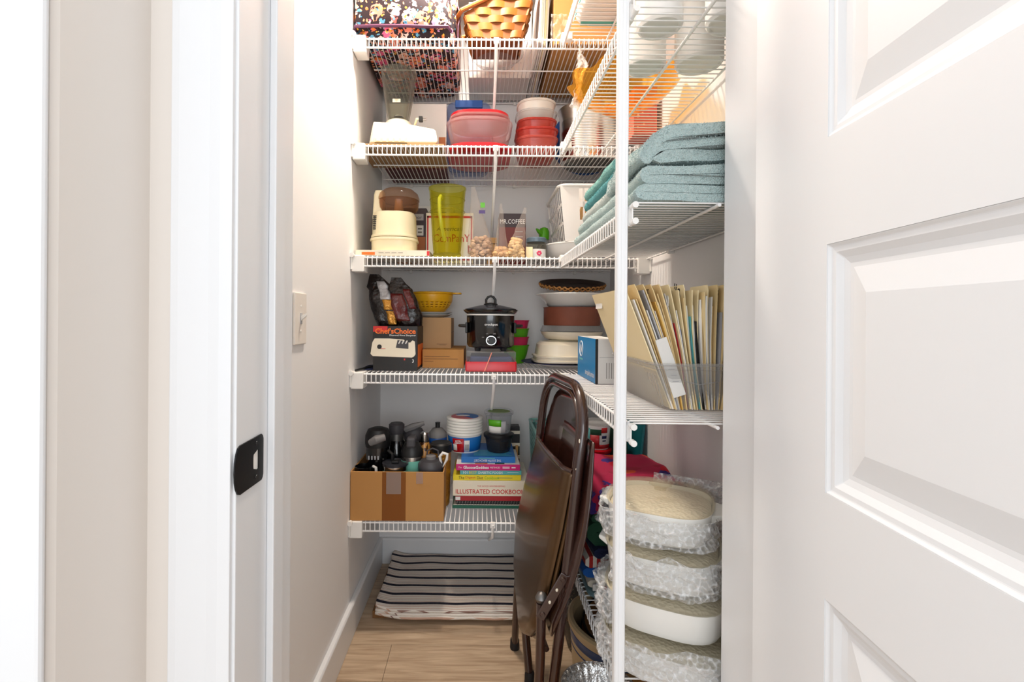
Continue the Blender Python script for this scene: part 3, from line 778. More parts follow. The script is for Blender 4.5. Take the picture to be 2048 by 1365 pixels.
crumple(B(), (0.266, 1.668, Z1+0.045), (0.055, 0, 0), (0.0, -0.01, 0.085), 14, 18, 0.012, 4, 2.0).obj('sheet', M['bag'], t, smooth=True, thick=0.0008)

# ------------------------------------------------------------------ second back shelf
t = thing('cardboard_sheet', 'flat brown corrugated cardboard sheet under the blender', 'cardboard', (-0.28, 1.78, Z2))
B().box(XL+0.012, X(884, 1.70, 290), 1.662, 1.915, Z2+0.0005, Z2+0.0055).obj('sheet', M['card2'], t, bevel=0.001)
BZ = Z2+0.006
t = carton('white_appliance_box', 'worn white appliance box with maroon base behind the blender', 'box', -0.375, -0.135, 1.935, 2.125, Z2+0.001, 0.262, M['paper'])
B().box(-0.376, -0.134, 1.934, 2.126, Z2+0.0008, Z2+0.012).obj('base', M['maroon'], t)
B().box(-0.1352, -0.1344, 1.95, 2.1, Z2+0.03, Z2+0.12).obj('photo_print', M['tan'], t)
plate_on(t, 'photo_print', -0.165, -0.138, Z2+0.02, Z2+0.13, 1.935, M['tan'])
def blender():
    d = 1.765; cx = X(790, d, 190); t = thing('blender', 'cream countertop blender with ribbed clear glass jar', 'blender', (cx, d, BZ))
    z = BZ
    x0, x1 = X(733, 1.70, 280), X(868, 1.70, 280); y0, y1 = 1.685, 1.86
    b = B()      # wedge shaped housing with a deeper right end
    prof = [(x0, 0.012), (x0+0.008, 0.062), (x0+0.014, 0.090), (x0+0.115, 0.086), (x1-0.012, 0.066), (x1-0.004, 0.060), (x1, 0.03), (x1-0.004, 0.012)]
    b.loft([[(p[0]+0.006, y0+0.0, z+0.012+(p[1]-0.012)*0.35) for p in prof], [(p[0], y0+0.016, z+p[1]) for p in prof], [(p[0], y1, z+p[1]) for p in prof]])
    b.obj('housing', M['cream2'], t, bevel=0.003, smooth=30)
    B().box(x0+0.006, x1-0.008, y0+0.012, y1-0.006, z, z+0.014).obj('foot', M['cream'], t, bevel=0.002)
    B().box(x0+0.02, x0+0.135, y0-0.003, y0+0.012, z+0.012, z+0.029).obj('control_panel', M['cream'], t, bevel=0.001)
    for k in range(5): B().box(x0+0.028+k*0.021, x0+0.043+k*0.021, y0-0.006, y0-0.002, z+0.014, z+0.026).obj('button', M['cream2'], t, bevel=0.001)
    cy = 1.775
    B().lathe([(0.052,0.078),(0.052,0.096),(0.046,0.112),(0.040,0.116)], 32, (cx, cy, z)).obj('collar', M['cream2'], t, smooth=True)
    # square-ish ribbed glass jar, flaring up
    b = B(); outs, ins = [], []
    def ring(z_, r, rib):
        pts = []
        for i in range(64):
            a = 2*PI*i/64; k = 1/(abs(math.cos(a))**5+abs(math.sin(a))**5)**0.2
            k = 1+(k-1)*0.4; rr = r*k*(1+rib*math.cos(8*a))
            pts.append((cx+rr*math.cos(a), cy+rr*math.sin(a), z+z_))
        return pts
    lv = [(0.118,0.036,0.03),(0.15,0.042,0.045),(0.20,0.050,0.045),(0.26,0.058,0.04),(0.285,0.0615,0.02),(0.292,0.064,0.0),(0.298,0.0645,0.0)]
    outs = [ring(a, r, k) for a, r, k in lv]; ins = [ring(max(a, 0.124), r-0.004, k*0.6) for a, r, k in lv[::-1]]
    b.loft(outs+ins); j = b.obj('glass_jar', M['glass'], t, smooth=True)
    B().lathe([(0.046,0.2985),(0.046,0.306),(0.03,0.312),(0.014,0.314)], 32, (cx, cy, z)).obj('lid', M['glass'], t, smooth=True)
    B().lathe([(0.006,0.124),(0.006,0.132),(0.018,0.135),(0.018,0.138),(0.004,0.142)], 12, (cx, cy, z)).obj('blade', M['steel'], j)
    B().box(cx-0.014, cx+0.014, cy-0.0475, cy-0.0462, z+0.17, z+0.182).obj('rating_plate', M['creamcer'], j)
    pl = [(cx+0.045, cy+0.03, z+0.095), (cx+0.062, cy-0.02, z+0.10), (cx+0.072, cy-0.045, z+0.112), (cx+0.084, cy-0.05, z+0.11)]
    B().tube(pl, 0.004, 8).obj('cord', M['cream'], t, smooth=True)
    b = B().box(cx+0.08, cx+0.094, cy-0.058, cy-0.042, z+0.100, z+0.118); b.obj('plug', M['blackmat'], t, bevel=0.002)
    for dz in (0.104, 0.113): B().box(cx+0.094, cx+0.106, cy-0.053, cy-0.047, z+dz, z+dz+0.0016).obj('prong', M['steel'], t)
blender()
def latch_box():
    cx, d = -0.047, 1.985; wd = 0.180; hh = 0.285; z = Z2+0.001
    t = thing('latch_container', 'tall clear storage container with a blue latch behind the red lids', 'container', (cx, d, z))
    b = B(); rings = []
    def rg(y, k, inset=0): return [(cx+p[0], y, z+hh/2+p[1]) for p in [(q[0], q[1]) for q in rrect(0, 0, (wd-inset)*k, (hh-inset)*k, 0.03, 0)]]
    b.loft([rg(d+0.11, 0.88), rg(d+0.10, 0.9), rg(d+0.0, 0.96), rg(d-0.008, 1.0), rg(d-0.014, 1.0), rg(d-0.014, 1.0, 0.012), rg(d+0.0, 0.96, 0.012), rg(d+0.10, 0.88, 0.006)])
    b.obj('body', M['clearblue'], t, smooth=40)
    B().box(cx-0.055, cx+0.055, d-0.026, d-0.004, z+hh-0.026, z+hh+0.004).obj('latch', M['blue'], t, bevel=0.003)
    b = B(); b.loft([rg(d-0.016, 0.97), rg(d-0.019, 0.97)]); b.obj('lid', M['clearblue'], t)
latch_box()
def bowl_stack(name, label, cx, cy, z, items):
    """items: (kind, w, d, height, material) nested rounded containers and lids going up; each is a thing of its own"""
    out = []
    for nm, lab, cat, wd, dp, z0, h, m, r, kind in items:
        t = thing(nm, lab, cat, (cx, cy, z+z0))
        b = B()
        if kind == 'lid':
            b.loft([rrect(cx, cy, wd*0.93, dp*0.93, r, z+z0), rrect(cx, cy, wd, dp, r, z+z0+h*0.25), rrect(cx, cy, wd, dp, r, z+z0+h*0.9), rrect(cx, cy, wd*0.97, dp*0.97, r, z+z0+h), rrect(cx, cy, wd*0.88, dp*0.88, r*0.9, z+z0+h), rrect(cx, cy, wd*0.85, dp*0.85, r*0.9, z+z0+h*0.6)])
            b.obj('lid_panel', m, t, smooth=35)
            B().loft([rrect(cx, cy, wd*0.7, dp*0.7, r*0.7, z+z0-0.0004), rrect(cx, cy, wd*0.66, dp*0.66, r*0.7, z+z0+0.002)]).obj('ridge', m, t)
        else:
            tub(b, (cx, cy, z+z0), [(0, wd*0.78, dp*0.78), (h*0.06, wd*0.83, dp*0.83), (h*0.55, wd*0.93, dp*0.93), (h*0.9, wd*0.96, dp*0.96), (h*0.92, wd, dp), (h, wd, dp)], 0.0016, r)
            b.obj('tub_wall', m, t, smooth=35)
            B().tube(rrect(cx, cy, wd, dp, r, z+z0+h), 0.002, 6, closed=True).obj('rim', m, t, smooth=True)
        out.append(t)
    return out
cx = X(954, 1.80, 320)
bowl_stack('', '', cx, 1.825, Z2+0.001, [
    ('red_cover', 'bright red lid lying lowest under the clear square tubs', 'lid', 0.232, 0.29, 0, 0.020, M['red'], 0.075, 'lid'),
    ('food_tub', 'larger clear square food tub resting on the bright red lid', 'food tub', 0.236, 0.27, 0.0225, 0.088, M['clearpink'], 0.075, 'tub'),
    ('food_tub', 'smaller clear food tub nested in the larger one under a red lid', 'food tub', 0.218, 0.25, 0.055, 0.075, M['clearpink'], 0.07, 'tub'),
    ('red_cover', 'red lid on top of the nested clear square tubs', 'lid', 0.212, 0.24, 0.131, 0.014, M['red'], 0.07, 'lid')])
cx = X(1068, 1.80, 320)
bowl_stack('', '', cx, 1.83, Z2+0.001, [
    ('food_tub', 'rose tinted food tub at the bottom of the tall tub stack', 'food tub', 0.150, 0.20, 0, 0.062, M['clearrose'], 0.05, 'tub'),
    ('food_tub', 'red tinted tub second from the bottom of the tall stack', 'food tub', 0.152, 0.19, 0.035, 0.06, M['clearred'], 0.05, 'tub'),
    ('food_tub', 'red tinted tub below the two white tubs', 'food tub', 0.142, 0.18, 0.068, 0.062, M['clearred'], 0.05, 'tub'),
    ('food_tub', 'white translucent tub just above the red tinted tubs', 'food tub', 0.150, 0.17, 0.111, 0.055, M['clearf'], 0.06, 'tub'),
    ('food_tub', 'white translucent tub on top of the tall tub stack', 'food tub', 0.140, 0.16, 0.142, 0.062, M['bagw'], 0.06, 'tub')])
def pot():
    cx, cy, z = 0.415, 1.87, Z2+0.001
    t = thing('steel_pot', 'tall stainless steel pot with dark base below the amber bowl', 'pot', (cx, cy, z))
    B().lathe(vessel([(0.098,0.0),(0.106,0.006),(0.108,0.02),(0.110,0.17),(0.114,0.20),(0.118,0.205)], 0.002), 48, (cx, cy, z)).obj('body', M['steel'], t, smooth=True)
    B().lathe([(0.094,-0.0006),(0.097,0.002)], 48, (cx, cy, z)).obj('base_disc', M['steeld'], t)
    B().tube([(cx+0.09, cy-0.05, z+0.16), (cx+0.12, cy-0.075, z+0.165), (cx+0.12, cy-0.03, z+0.165), (cx+0.10, cy, z+0.16)], 0.004, 8).obj('handle', M['steeld'], t, smooth=True)
pot()
def blue_lid():
    c = (0.432, 1.998, Z2+0.119)
    t = thing('pan_cover', 'round grey pan lid with a bright blue silicone rim behind the pot', 'lid', c, rot=(PI/2-0.10, 0, 0))
    B().lathe([(0.03,-0.01),(0.115,0.0),(0.117,0.004),(0.03,0.004)], 48).obj('disc', M['steel'], t, smooth=True, local=True)
    B().lathe([(0.100,0.0),(0.119,0.0),(0.121,0.007),(0.119,0.013),(0.100,0.011)], 48).obj('rim', M['blue'], t, smooth=True, local=True)
blue_lid()
bpy.data.objects['pan_cover'].scale = (1.16, 1.16, 1.0); bpy.data.objects['pan_cover'].location = (0.432, 2.02, Z2+0.1405)
t = carton('coral_box', 'coral red patterned box in the corner of the second right-hand shelf', 'box', 0.487, 0.562, 1.55, 1.64, Z2+0.001, 0.15, M['coral'])
B().box(0.4868, 0.5622, 1.5498, 1.6402, Z2+0.1505, Z2+0.153).obj('lid', M['redd'], t)

# ------------------------------------------------------------------ right shelf, top two
t = thing('teal_white_package', 'white and teal wrapped package on the topmost right-hand shelf', 'package', (0.40, 1.51, Z1))
b = B(); rings = [rrect(0.40, 1.51, 0.20*k, 0.17*k, 0.05, Z1+0.001+z, 6) for z, k in ((0,0.9),(0.008,0.99),(0.05,1.0),(0.14,0.97),(0.16,0.85))]
b.loft(rings); b.obj('wrapping', M['roll'], t, smooth=True)
tw = mat('teal_wrap', (96,180,170), 0.4)
for y0_, y1_ in ((1.432, 1.50), (1.53, 1.585)): B().box(0.2985, 0.3, y0_, y1_, Z1+0.012, Z1+0.13).obj('teal_panel', tw, t, bevel=0.0006)
B().box(0.33, 0.45, 1.4235, 1.425, Z1+0.012, Z1+0.05).obj('teal_panel', tw, t, bevel=0.0006)
B().box(0.32, 0.47, 1.560, 1.582, Z1+0.0004, Z1+0.0012).obj('teal_panel', tw, t)
def canister(x, y, label, h=0.25, r=0.062):
    t = thing('white_canister', label, 'canister', (x, y, Z2+0.001), group='white canisters on the second right-hand shelf')
    c = (x, y, Z2+0.001)
    B().lathe([(r-0.010,0.003),(r-0.008,0),(r-0.004,0),(r,0.006),(r,h-0.012),(r-0.002,h-0.01)], 40, c).obj('body', M['plwhite'], t, smooth=30)
    B().lathe([(r+0.0015,h-0.011),(r+0.002,h-0.009),(r+0.002,h+0.006),(r-0.002,h+0.009)], 40, c).obj('lid', M['white'], t, smooth=True)
canister(0.362, 0.990, 'white canister nearest the white pole on the second right shelf', r=0.045)
canister(0.385, 1.145, 'white canister standing next to the amber bowl near the pole', r=0.047)
canister(0.505, 1.130, 'white canister against the right wall beside the amber bowl', r=0.053)
canister(0.500, 0.970, 'white canister against the right wall nearest the doorway', r=0.050)
def amber_bowl():
    cx, cy, z = 0.405, 1.385, Z2+0.001
    t = thing('amber_bowl', 'large fluted amber glass bowl on the second right-hand shelf', 'bowl', (cx, cy, z))
    b = B(); rings = []
    prof = [(0.045,0.0),(0.05,0.004),(0.047,0.010),(0.075,0.018),(0.115,0.04),(0.142,0.068),(0.152,0.085)]
    def rg(r, z_, fl): return [(cx+r*(1+fl*math.cos(9*2*PI*i/72))*math.cos(2*PI*i/72), cy+r*(1+fl*math.cos(9*2*PI*i/72))*math.sin(2*PI*i/72), z+z_+fl*0.12*math.cos(9*2*PI*i/72)) for i in range(72)]
    outs = [rg(r, z_, 0.055*(r/0.152)**3) for r, z_ in prof]; ins = [rg(max(r-0.004, 0.01), max(z_, 0.014)+0.002, 0.055*(r/0.152)**3) for r, z_ in prof[::-1]]
    b.loft(outs+ins); b.obj('bowl_wall', M['amber'], t, smooth=True)
    B().tube([(cx+0.047*math.cos(2*PI*i/40), cy+0.047*math.sin(2*PI*i/40), z+0.004) for i in range(40)], 0.004, 8, closed=True).obj('foot_ring', M['amber'], t, smooth=True)
amber_bowl()
t = thing('bubble_wrap', 'crumpled bubble wrap hanging over the lip beside the amber bowl', 'bubble wrap', (0.25, 1.45, Z2))
crumple(B(), (0.292, 1.45, Z2+0.112), (0.04, 0.11, 0.0), (0.015, 0.0, 0.17), 24, 24, 0.02, 4, 5.0).obj('sheet', M['bubble'], t, smooth=True, thick=0.002)
# ------------------------------------------------------------------ third back shelf
def book(name, label, x0, x1, y0, y1, z, h, cover, group=None, pages='pages', spine_in=0.003):
    """lying book, spine to the doorway"""
    t = thing(name, label, 'book', ((x0+x1)/2, (y0+y1)/2, z), group=group)
    c = 0.0016 if h < 0.03 else 0.003
    b = B(); b.box(x0, x1, y0, y1, z, z+c); b.box(x0, x1, y0, y1, z+h-c, z+h); b.box(x0, x1, y0, y0+c, z+c*0.9, z+h-c*0.9)
    b.obj('cover', cover, t, bevel=min(0.0012, c*0.4))
    B().box(x0+spine_in, x1-spine_in, y0+c, y1-spine_in, z+c, z+h-c).obj('page_block', M[pages], t)
    return t
z = Z3+0.001
t = book('cookbook', 'thin cream book lying flat under the food processor', XL+0.008, X(857, 1.67, 505), 1.668, 1.87, z, 0.020, M['cream2'])
plate_on(t, 'spine_print', XL+0.03, XL+0.075, z+0.003, z+0.013, 1.668, M['orange'])
for k in range(4): plate_on(t, 'spine_print', -0.345+k*0.022, -0.328+k*0.022, z+0.0105, z+0.012, 1.668, M['greyprint'])
plate_on(t, 'spine_print', X(853, 1.67, 505)-0.002, X(857, 1.67, 505), z+0.002, z+0.017, 1.668, M['redprint'])
PZ = z+0.0205
def processor():
    d = 1.765; x0, x1 = X(735, 1.70, 450), X(826, 1.70, 450); cx = (x0+x1)/2; z = PZ; wd = x1-x0
    t = thing('food_processor', 'cream food processor with smoked brown bowl', 'food processor', (cx, d, z))
    def oval(w_, dp, zz, xo=0.0): return rrect(cx+xo, d, w_, dp, min(w_, dp)*0.42, z+zz, 7)
    b = B(); b.loft([oval(wd*0.99, 0.145, 0), oval(wd*1.01, 0.15, 0.004), oval(wd*1.01, 0.15, 0.040)]); b.obj('base', M['cream'], t, smooth=40)
    for zz, k in ((0.040,1.06),(0.052,1.02)):
        b = B(); b.loft([oval(wd*k, 0.15*k, zz), oval(wd*(k+0.015), 0.15*(k+0.015), zz+0.003), oval(wd*k, 0.15*k, zz+0.009)]); b.obj('ridge', M['cream'], t, smooth=True)
    b = B(); b.loft([oval(wd*0.98, 0.145, 0.058), oval(wd*0.97, 0.142, 0.10), oval(wd*0.95, 0.14, 0.132), oval(wd*0.9, 0.13, 0.142)]); b.obj('motor_body', M['cream'], t, smooth=40)
    tw = 0.036
    b = B(); b.loft([rrect(x0+tw/2+0.004, d, tw, 0.07, 0.008, z+0.12), rrect(x0+tw/2+0.006, d, tw*0.9, 0.062, 0.008, z+0.205), rrect(x0+tw/2+0.008, d, tw*0.82, 0.055, 0.008, z+0.222), rrect(x0+tw/2+0.008, d, tw*0.7, 0.048, 0.008, z+0.224)]); b.obj('tower', M['cream'], t, smooth=40)
    bx = X(794, 1.765, 400)
    for k in range(8): B().box(x0+0.012, x0+0.028, 1.7085, 1.722, z+0.078+k*0.0065, z+0.081+k*0.0065).obj('vent', M['blackmat'], t)
    B().lathe(vessel([(0.040,0.142),(0.060,0.147),(0.070,0.160),(0.0725,0.178),(0.072,0.192)], 0.002), 40, (bx, d, z)).obj('bowl', M['smoke'], t, smooth=True)
    B().lathe([(0.0745,0.190),(0.0745,0.199),(0.069,0.214),(0.052,0.228),(0.025,0.235),(0.005,0.236)], 40, (bx, d, z)).obj('bowl_lid', M['smoke'], t, smooth=True)
    B().lathe([(0.018,0.145),(0.014,0.195),(0.010,0.197)], 20, (bx, d, z)).obj('hub', M['cream'], t, smooth=True)
    b = B().box(bx+0.02, bx+0.055, d-0.03, d-0.027, z+0.16, z+0.168); b.obj('blade', M['steeld'], t)
processor()
x0, x1 = -0.335, X(850, 1.92, 450)
t = carton('brown_appliance_box', 'brown and orange appliance box right behind the food processor', 'box', x0, x1, 1.925, 2.05, Z3+0.001, 0.222, M['cofdk'])
plate_on(t, 'front_print', x0+0.01, x1-0.004, Z3+0.005, Z3+0.11, 1.925, M['tan'])
plate_on(t, 'title_label', x1-0.060, x1-0.012, Z3+0.175, Z3+0.20, 1.925, M['paperg'], 0.0008)
text(t, 'chor', 0.036, (x1-0.036, 1.9238, Z3+0.187), FRONT, M['blackprint'])
plate_on(t, 'badge', x1-0.040, x1-0.012, Z3+0.115, Z3+0.155, 1.925, M['paper'], 0.0008)
for k in range(2): plate_on(t, 'badge_print', x1-0.034, x1-0.018, Z3+0.125+k*0.014, Z3+0.131+k*0.014, 1.925, M['greyprint'], 0.0012)
t = carton('white_flat_box', 'long white box behind the green pitcher against the back wall', 'box', X(820, 2.09, 400), X(905, 2.09, 400), 2.06, 2.135, Z3+0.001, 0.262, M['paper'])
plate_on(t, 'print_line', X(830, 2.06, 400), X(890, 2.06, 400), Z3+0.235, Z3+0.238, 2.06, M['paperg'])
def candy_tin():
    x0, x1 = X(849, 1.88, 470), X(944, 1.88, 470); y0 = 1.885; z = Z3+0.001
    t = carton('red_border_tin', 'cream tin with red checked border and lettering behind the green pitcher', 'tin', x0, x1, y0, 2.05, z, 0.196, M['creamcer'], part='tin_body')
    for za in (0.012, 0.176):
        plate_on(t, 'border', x0+0.004, x1-0.004, z+za, z+za+0.008, y0, M['redprint'])
    for xa in (x0+0.004, x1-0.010): plate_on(t, 'border', xa, xa+0.006, z+0.012, z+0.184, y0, M['redprint'])
    text(t, 'American', 0.10, ((x0+x1)/2, y0-0.001, z+0.135), FRONT, M['brownprint'], shear=0.3)
    text(t, 'ComPanY', 0.140, ((x0+x1)/2+0.008, y0-0.001, z+0.098), FRONT, M['redprint'], height=0.030)
    text(t, 'I', 0.006, (x1-0.018, y0-0.001, z+0.055), FRONT, M['redprint'], height=0.030)
candy_tin()
def pitcher():
    cx, cy, z = X(891.5, 1.76, 450), 1.765, Z3+0.001
    t = thing('green_pitcher', 'tall yellow-green glass pitcher with a handle and embossed lettering', 'pitcher', (cx, cy, z))
    b = B(); prof = [(0.046,0.0),(0.052,0.004),(0.0525,0.012),(0.049,0.026),(0.0505,0.034),(0.054,0.08),(0.0585,0.15),(0.0625,0.21),(0.0655,0.246),(0.0685,0.254),(0.068,0.258)]
    outs = [[(cx+r*math.cos(2*PI*i/48), cy+r*math.sin(2*PI*i/48), z+h) for i in range(48)] for r, h in prof]
    ins = [[(cx+(r-0.0045)*math.cos(2*PI*i/48), cy+(r-0.0045)*math.sin(2*PI*i/48), z+max(h, 0.02)) for i in range(48)] for r, h in prof[::-1]]
    b.loft(outs+ins); b.obj('glass_body', M['ggreen'], t, smooth=True)
    hx = cx-0.018; ly = cy-0.06
    pts = [(hx+0.002, ly+0.004, z+0.205), (hx-0.001, ly-0.014, z+0.212), (hx-0.004, ly-0.028, z+0.200), (hx-0.003, ly-0.032, z+0.16), (hx+0.003, ly-0.026, z+0.11), (hx+0.010, ly-0.012, z+0.075), (hx+0.014, ly+0.004, z+0.062)]
    sm = []
    for i in range(len(pts)-1):
        for k in range(4): sm.append(Vector(pts[i]).lerp(Vector(pts[i+1]), k/4))
    sm.append(Vector(pts[-1]))
    B().tube(sm, 0.0062, 10).obj('handle', M['ggreenh'], t, smooth=True)
    for zz in (0.215, 0.172): B().tube([(cx+0.0635*math.cos(2*PI*i/48), cy+0.0635*math.sin(2*PI*i/48), z+zz) for i in range(48)], 0.0012, 6, closed=True).obj('embossed_band', M['ggreen'], t, smooth=True)
pitcher()
def nut_bag(label, px0, px1, tip, d, nutm, seed, hc):
    x0, x1 = X(px0, d, 500), X(px1, d, 500); cx = (x0+x1)/2; wd = x1-x0; z = Z3+0.001; tp = at(tip[0], tip[1], d)
    t = thing('zip_bag', label, 'bag', (cx, d, z), group='clear bags of nuts')
    b = B(); rings = []
    for k in range(15):
        f = k/14; zz = z+(tp.z-z)*f
        hh = hc/(tp.z-z)
        wx = wd*(1.0 if f < hh else 1.0-0.86*((f-hh)/(1-hh))**0.8); wy = 0.075*(1.0 if f < hh*0.7 else max(0.03, 1-(f-hh*0.7)/(1-hh*0.7)*1.25))
        if k == 0: wx *= 0.9; wy *= 0.8
        xc = cx+(tp.x-cx)*max(0, (f-hh*0.6)/(1-hh*0.6))
        rings.append([(p[0]+0.003*nz(f*9+seed, p[1]*30), p[1]+0.004*nz(p[0]*40+seed, f*9), zz) for p in rrect(xc, d, wx, wy, min(wx, wy)*0.4, 0, 5)])
    b.loft(rings); b.obj('film', M['bag'], t, smooth=True)
    b = B(); rnd = random.Random(seed)
    for i in range(150):
        zz = rnd.random()**1.1*hc*1.15; k = 1-0.5*(zz/(hc*1.15))**2
        xx = cx+(rnd.random()-0.5)*(wd*0.86)*k; yy = d+(rnd.random()-0.5)*0.058*k
        s = 0.0052+rnd.random()*0.004
        lumpy(b, xx, yy, z+0.008+zz, s*1.3, s, s*0.9, 6, 4, 0.25, i)
    b.k = 0
    o = b.obj('nuts', nutm, t, smooth=True); stuff(o)
    return t
t1 = nut_bag('tallest clear bag of mixed nuts with a purple and green label', 934, 985, (942, 374), 1.76, M['nuts2'], 3, 0.065)
c = at(962, 418, 1.745)
for dx, dz, w_, h_, m_ in ((0,0.010,0.016,0.018,'green'), (-0.002,-0.014,0.022,0.012,'purplep')):
    o = B().box(c.x+dx-w_/2, c.x+dx+w_/2, 1.730, 1.7306, c.z+dz-h_/2, c.z+dz+h_/2).obj('label_print', M[m_], t1); o.rotation_euler = (0, 0, 0)
nut_bag('small twisted clear bag of nuts left of the coffee box centre', 985, 1015, (999, 407), 1.73, M['nuts'], 5, 0.028)
nut_bag('clear bag of pale nuts in front of the coffee maker box', 1013, 1045, (1047, 414), 1.73, M['nuts3'], 8, 0.055)
t = carton('coffee_maker_box', 'dark brown coffee filter box with white lettering', 'box', X(996, 1.88, 470), X(1049, 1.88, 470), 1.885, 1.98, Z3+0.001, 0.195, M['cofred'])
cxb = (X(996, 1.88, 470)+X(1049, 1.88, 470))/2
plate_on(t, 'title_band', X(996, 1.88, 470), X(1049, 1.88, 470), Z3+0.143, Z3+0.196, 1.885, M['cofdk'])
text(t, 'MR.COFFEE', 0.096, (cxb, 1.8836, Z3+0.165), FRONT, M['whiteprint'], height=0.017)
for i in range(4): plate_on(t, 'small_print', cxb+0.012, cxb+0.040, Z3+0.125-i*0.02, Z3+0.128-i*0.02, 1.885, M['paperg'])
t = carton('wooden_recipe_box', 'small pale wooden box between the bags of nuts', 'box', X(972, 1.93, 490), X(992, 1.93, 490), 1.935, 2.03, Z3+0.001, 0.11, M['wood'])
B().box(X(972, 1.93, 490)-0.001, X(992, 1.93, 490)+0.001, 1.934, 2.031, Z3+0.085, Z3+0.088).obj('lid_groove', M['brownprint'], t)
def jar():
    cx, cy, z = X(1070.5, 1.80, 490), 1.80, Z3+0.001
    t = thing('glass_jar', 'squat clear glass jar with a blue-grey lid and flower label', 'jar', (cx, cy, z))
    B().lathe(vessel([(0.032,0),(0.0365,0.004),(0.0365,0.058),(0.033,0.066),(0.033,0.070)], 0.002), 32, (cx, cy, z)).obj('glass_body', M['glass'], t, smooth=True)
    B().lathe([(0.0365,0.069),(0.0368,0.083),(0.034,0.086)], 32, (cx, cy, z)).obj('lid', mat('blue_grey_lid', (92,112,128), 0.35), t, smooth=True)
    b = B(); b.grid(lambda u, v: (cx+0.0372*math.sin((u-0.5)*1.6+0.2), cy-0.0372*math.cos((u-0.5)*1.6+0.2), z+0.006+v*0.036), 8, 1); b.obj('paper_label', M['paper'], t, thick=0.0004)
    b = B()
    for i in range(6): lumpy(b, cx+0.006+0.006*math.cos(i), cy-0.0372, z+0.026+0.006*math.sin(i), 0.004, 0.0008, 0.004, 8, 4)
    b.obj('flower_print', M['pink'], t)
    b = B()
    for i in range(60):
        a = random.random()*6.28; r = random.random()*0.026; lumpy(b, cx+r*math.cos(a), cy+r*math.sin(a), z+0.008+random.random()*0.02, 0.005, 0.005, 0.004, 6, 4)
    stuff(b.obj('dry_contents', M['dgrey'], t, smooth=True))
jar()
t = thing('paper_packet', 'small tan paper packet standing against the glass jar', 'packet', (X(1057, 1.73, 505), 1.735, Z3))
b = B(); x_ = X(1057, 1.73, 505); b.loft([rrect(x_, 1.735, 0.024, 0.012, 0.003, Z3+0.001), rrect(x_, 1.737, 0.025, 0.014, 0.003, Z3+0.02), rrect(x_, 1.739, 0.024, 0.002, 0.0009, Z3+0.046)]); b.obj('packet_body', M['manila'], t, smooth=30)
def white_bowl():
    cx, cy, z = 0.372, 1.86, Z3+0.001
    t = thing('white_bowl', 'shallow white bowl under the white slotted basket', 'bowl', (cx, cy, z))
    B().lathe(vessel([(0.06,0),(0.085,0.006),(0.118,0.03),(0.134,0.058),(0.137,0.064)], 0.003), 48, (cx, cy, z)).obj('bowl_wall', M['plwhite'], t, smooth=True)
    B().tube([(cx+0.137*math.cos(2*PI*i/48), cy+0.137*math.sin(2*PI*i/48), z+0.063) for i in range(48)], 0.003, 6, closed=True).obj('rim', M['plwhite'], t, smooth=True)
white_bowl()
def lattice(t, q, nu, nv, bar, mt, thick, name_v='bar', name_h='band', solid=0.0):
    """slotted basket side: quad q = bottom-left, bottom-right, top-right, top-left"""
    q = [Vector(p) for p in q]
    nn = (q[1]-q[0]).cross(q[3]-q[0]).normalized()*thick/2
    def P(u, v): return (q[0].lerp(q[1], u)).lerp(q[3].lerp(q[2], u), v)
    def piece(u0, u1, v0, v1, nm):
        b = B(); c = [P(u0, v0), P(u1, v0), P(u1, v1), P(u0, v1)]
        b.loft([[p-nn for p in c], [p+nn for p in c]]); b.obj(nm, mt, t)
    for k in range(nv+1):
        v = k/nv; piece(0, 1, max(0, v-bar[1]/2), min(1, v+bar[1]/2), name_h)
    for k in range(nu+1):
        u = k/nu; piece(max(0, u-bar[0]/2), min(1, u+bar[0]/2), 0, 1, name_v)
def white_basket():
    z0, z1 = Z3+0.068, Z3+0.262
    c = (0.41, 1.87, z0)
    t = thing('slotted_basket', 'white plastic slotted basket of white packets on the bowl', 'basket', c)
    b0, b1, f0, f1 = 0.305, 0.515, 1.735, 2.02; e = 0.022
    bl, br, bk0, bk1 = (b0, f0, z0), (b1, f0, z0), (b0, f1, z0), (b1, f1, z0)
    tl, tr, tk0, tk1 = (b0-e, f0-e*0.6, z1), (b1+e, f0-e*0.6, z1), (b0-e, f1+e, z1), (b1+e, f1+e, z1)
    B().box(b0, b1, f0, f1, z0, z0+0.004).obj('floor_panel', M['plwhite'], t)
    def mixq(q, u0, u1):
        q = [Vector(p) for p in q]; return [q[0].lerp(q[1], u0), q[0].lerp(q[1], u1), q[3].lerp(q[2], u1), q[3].lerp(q[2], u0)]
    front = (bl, br, tr, tl); left = (bk0, bl, tl, tk0)
    lattice(t, mixq(front, 0.24, 1.0), 9, 3, (0.034, 0.10), M['plwhite'], 0.003)
    q = mixq(front, 0.0, 0.26); nn = (q[1]-q[0]).cross(q[3]-q[0]).normalized()*0.0016
    B().loft([[p-nn for p in q], [p+nn for p in q]]).obj('corner_panel', M['plwhite'], t)
    lattice(t, left, 9, 3, (0.022, 0.05), M['plwhite'], 0.0008)
    lattice(t, (br, bk1, tk1, tr), 8, 3, (0.04, 0.08), M['plwhite'], 0.003); lattice(t, (bk1, bk0, tk0, tk1), 8, 3, (0.04, 0.08), M['plwhite'], 0.003)
    B().tube(rrect((b0+b1)/2, (f0+f1)/2+e*0.2, b1-b0+2*e+0.006, f1-f0+1.6*e+0.006, 0.03, z1), 0.006, 8, closed=True).obj('rim', M['plwhite'], t, smooth=True)
    return z0, z1
zb0, zb1 = white_basket()
